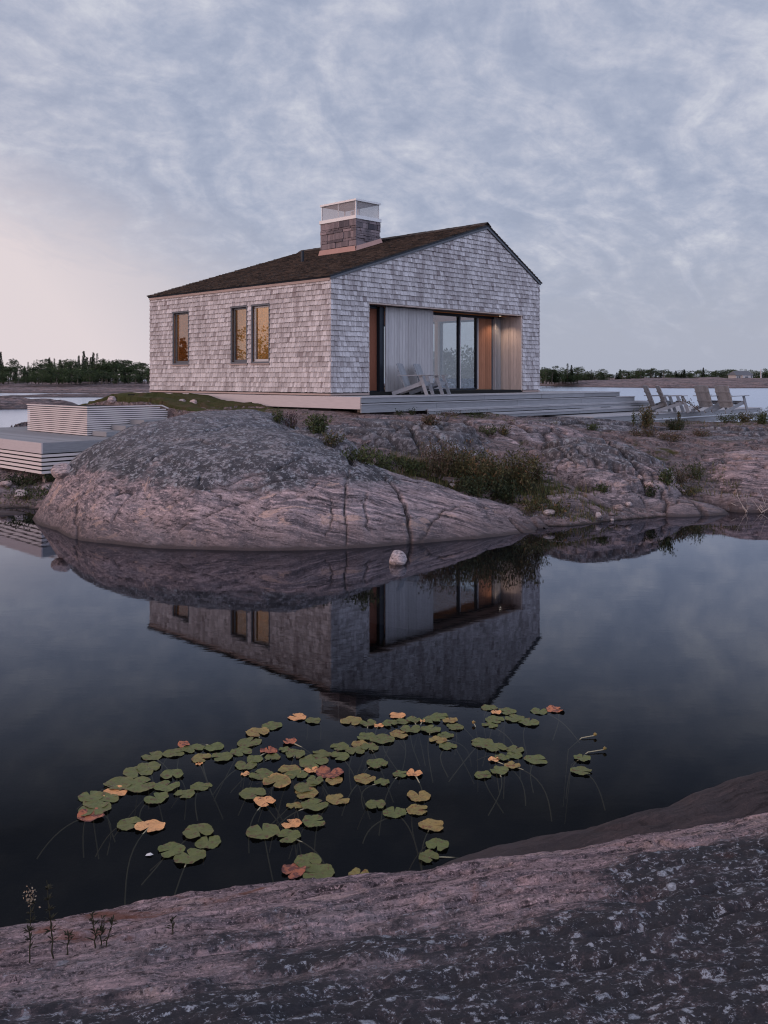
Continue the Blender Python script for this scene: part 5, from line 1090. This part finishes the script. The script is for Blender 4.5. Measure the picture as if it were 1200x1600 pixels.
RL=[(845,576,'broad','leafy tree on the far shore touching the cottage corner'),(853,573,'pine','ragged pine on the far shore just right of the cottage corner'),(862,571,'pine','taller ragged pine right of the cottage corner, left of the highest group'),(873,574,'broad','bushy tree between the ragged pine and the highest right shore tree'),
 (887,567,'thin','pointed tip of the highest tree group on the right shore'),(893,570,'spire','full dark spruce in the highest tree group on the right shore'),(902,573,'broad','bushy tree closing the highest right shore group'),(924,577,'thin','small dead looking spire in the gap after the highest group'),(937,576,'pine','rounded pine above the deck steps end'),(945,578,'broad','bushy tree right of the rounded pine above the steps'),
 (973,578,'pine','flat pine standing alone before the twin pines'),(1001,575,'pine','left one of the twin pines above the side-on chairs'),(1018,574,'pine','right one of the twin pines above the side-on chairs'),(1033,578,'spire','small spruce right of the twin pines'),(1047,580,'broad','low bushy tree between twin pines and the lone spruce'),(1067,578,'thin','thin tip left of the lone tall spruce'),
 (1099,574,'spire','lone tall columnar spruce above the lake-facing chairs'),(1078,582,'broad','round low tree left of the lone tall spruce'),(1114,583,'broad','first low tree right of the lone tall spruce'),(1128,582,'broad','low dark tree left of the far lake house'),(1162,577,'broad','large round tree behind the far lake house'),(1172,578,'broad','round tree right behind the far lake house'),(1197,576,'broad','big leafy tree at the right edge beyond the white mast')]
def shoreD(px): return float(np.interp(px,[840,900,950,1000,1060,1120,1200,1260],[268,285,310,345,400,460,560,620]))
def zl_(px): return float(np.interp(px,[840,950,1060,1200],[1.5,1.8,1.8,2.4]))
for px,yt,kd,lb in RL:
    D=shoreD(px); p=ray(px,yt,D); z=zl_(px)-.4; tree(kd,p.x,D,z,p.z-z,lb,GR,1.2)
LR={'broad':'low bushy tree in the continuous scrub line of the far right shore','pine':'small pine in the continuous scrub line of the far right shore','spire':'small spruce in the continuous scrub line of the far right shore'}
for j in range(95):
    px=838+j*4.0+rt.uniform(-2,2); D=shoreD(px)*rt.uniform(1.0,1.06); yt=rt.choice([584,582,585,579,583,577]); p=ray(px,yt,D); z=zl_(px)-.4; kd=rt.choice(['broad','broad','pine','spire']); tree(kd,p.x,D,z,p.z-z,LR[kd],GR,2.1)
farland('far_shore_land',(-112,28),26,75,.1,1.3,108,3)
for j in range(26):
    tree(rt.choice(['broad','spire','pine']),-98-rt.uniform(0,14),-28+j*4.4,.8,rt.uniform(6.5,10.5),'tree of the wood left of the pool, seen only mirrored in the side windows','trees mirrored in the side windows',1.5)
# trees behind the cottage, glimpsed through both sets of glass
for px,yt,D,kd,lb in ((690,541,58,'pine','pine seen through the glass doors left of the inner post'),(702,548,62,'pine','pine seen through the glass doors right of the inner post'),(726,552,60,'broad','leafy tree seen through the right glass door'),(738,545,64,'broad','taller leafy tree seen through the right glass door, by its frame'),(680,566,66,'broad','low leafy tree seen through the left edge of the glass doors'),(715,566,66,'broad','low leafy tree seen through the middle of the glass doors')):
    p=ray(px,yt,D); tree(kd,p.x,D,.6,p.z-.6,lb,'trees glimpsed through the cottage glass')
XQ,YQ=sheet(.5,9,54,72,.4); ZQ=1.0-1.8*(((XQ-4.8)/4)**2+((YQ-62)/8)**2)+.2*fbm(XQ,YQ,.5,4,4); tag(grid_obj('islet_ground',XQ,YQ,ZQ,M['ground'],keep=ZQ>-1),kind='structure')

# far lake house and mast
D=455; p=ray(1157,592,D); lh=empty('lake_house',(p.x,D,1.9),.3); tag(lh,'tiny grey twin-roofed lake house among the trees on the far right shore','house')
mm=MB(); mm.box(-5,5,-3,3,0,2.2); mm.box(-2,2.6,-4.2,-3,0,2.0); mm.build('wall',M['screen'],lh)
mm=MB()
for a,b,y0,y1,z0,z1 in ((-5.4,5.4,-3.5,3.5,2.2,4.3),): mm.add([(a,y0,z0),(b,y0,z0),(b,y1,z0),(a,y1,z0),(a+1,0,z1),(b-1,0,z1)],[(0,3,2,1),(0,1,5,4),(2,3,4,5),(1,2,5),(3,0,4)])
mm.build('roof',M['framed'],lh)
for x in (-4,-3,3.2,4.2): w_=MB(); w_.box(x-.3,x+.3,-3.04,-3.0,.8,1.7); w_.build('window',M['framed'],lh)
w_=MB(); w_.box(-.6,1.2,-4.24,-4.2,.2,1.6); w_.build('window',M['framed'],lh)
p=ray(1189,592,440); ms=empty('white_mast',(p.x,440,1.6)); tag(ms,'thin white mast standing on the far right shore beside the lake house','mast')
mm=MB(); mm.tube([(0,0,0),(0,0,5.0)],[.35,.22],8); mm.build('pole',M['frame'],ms); mm=MB(); mm.tube([(0,0,5.0),(0,0,5.5)],[.4,.1],8); mm.build('cap',M['frame'],ms)
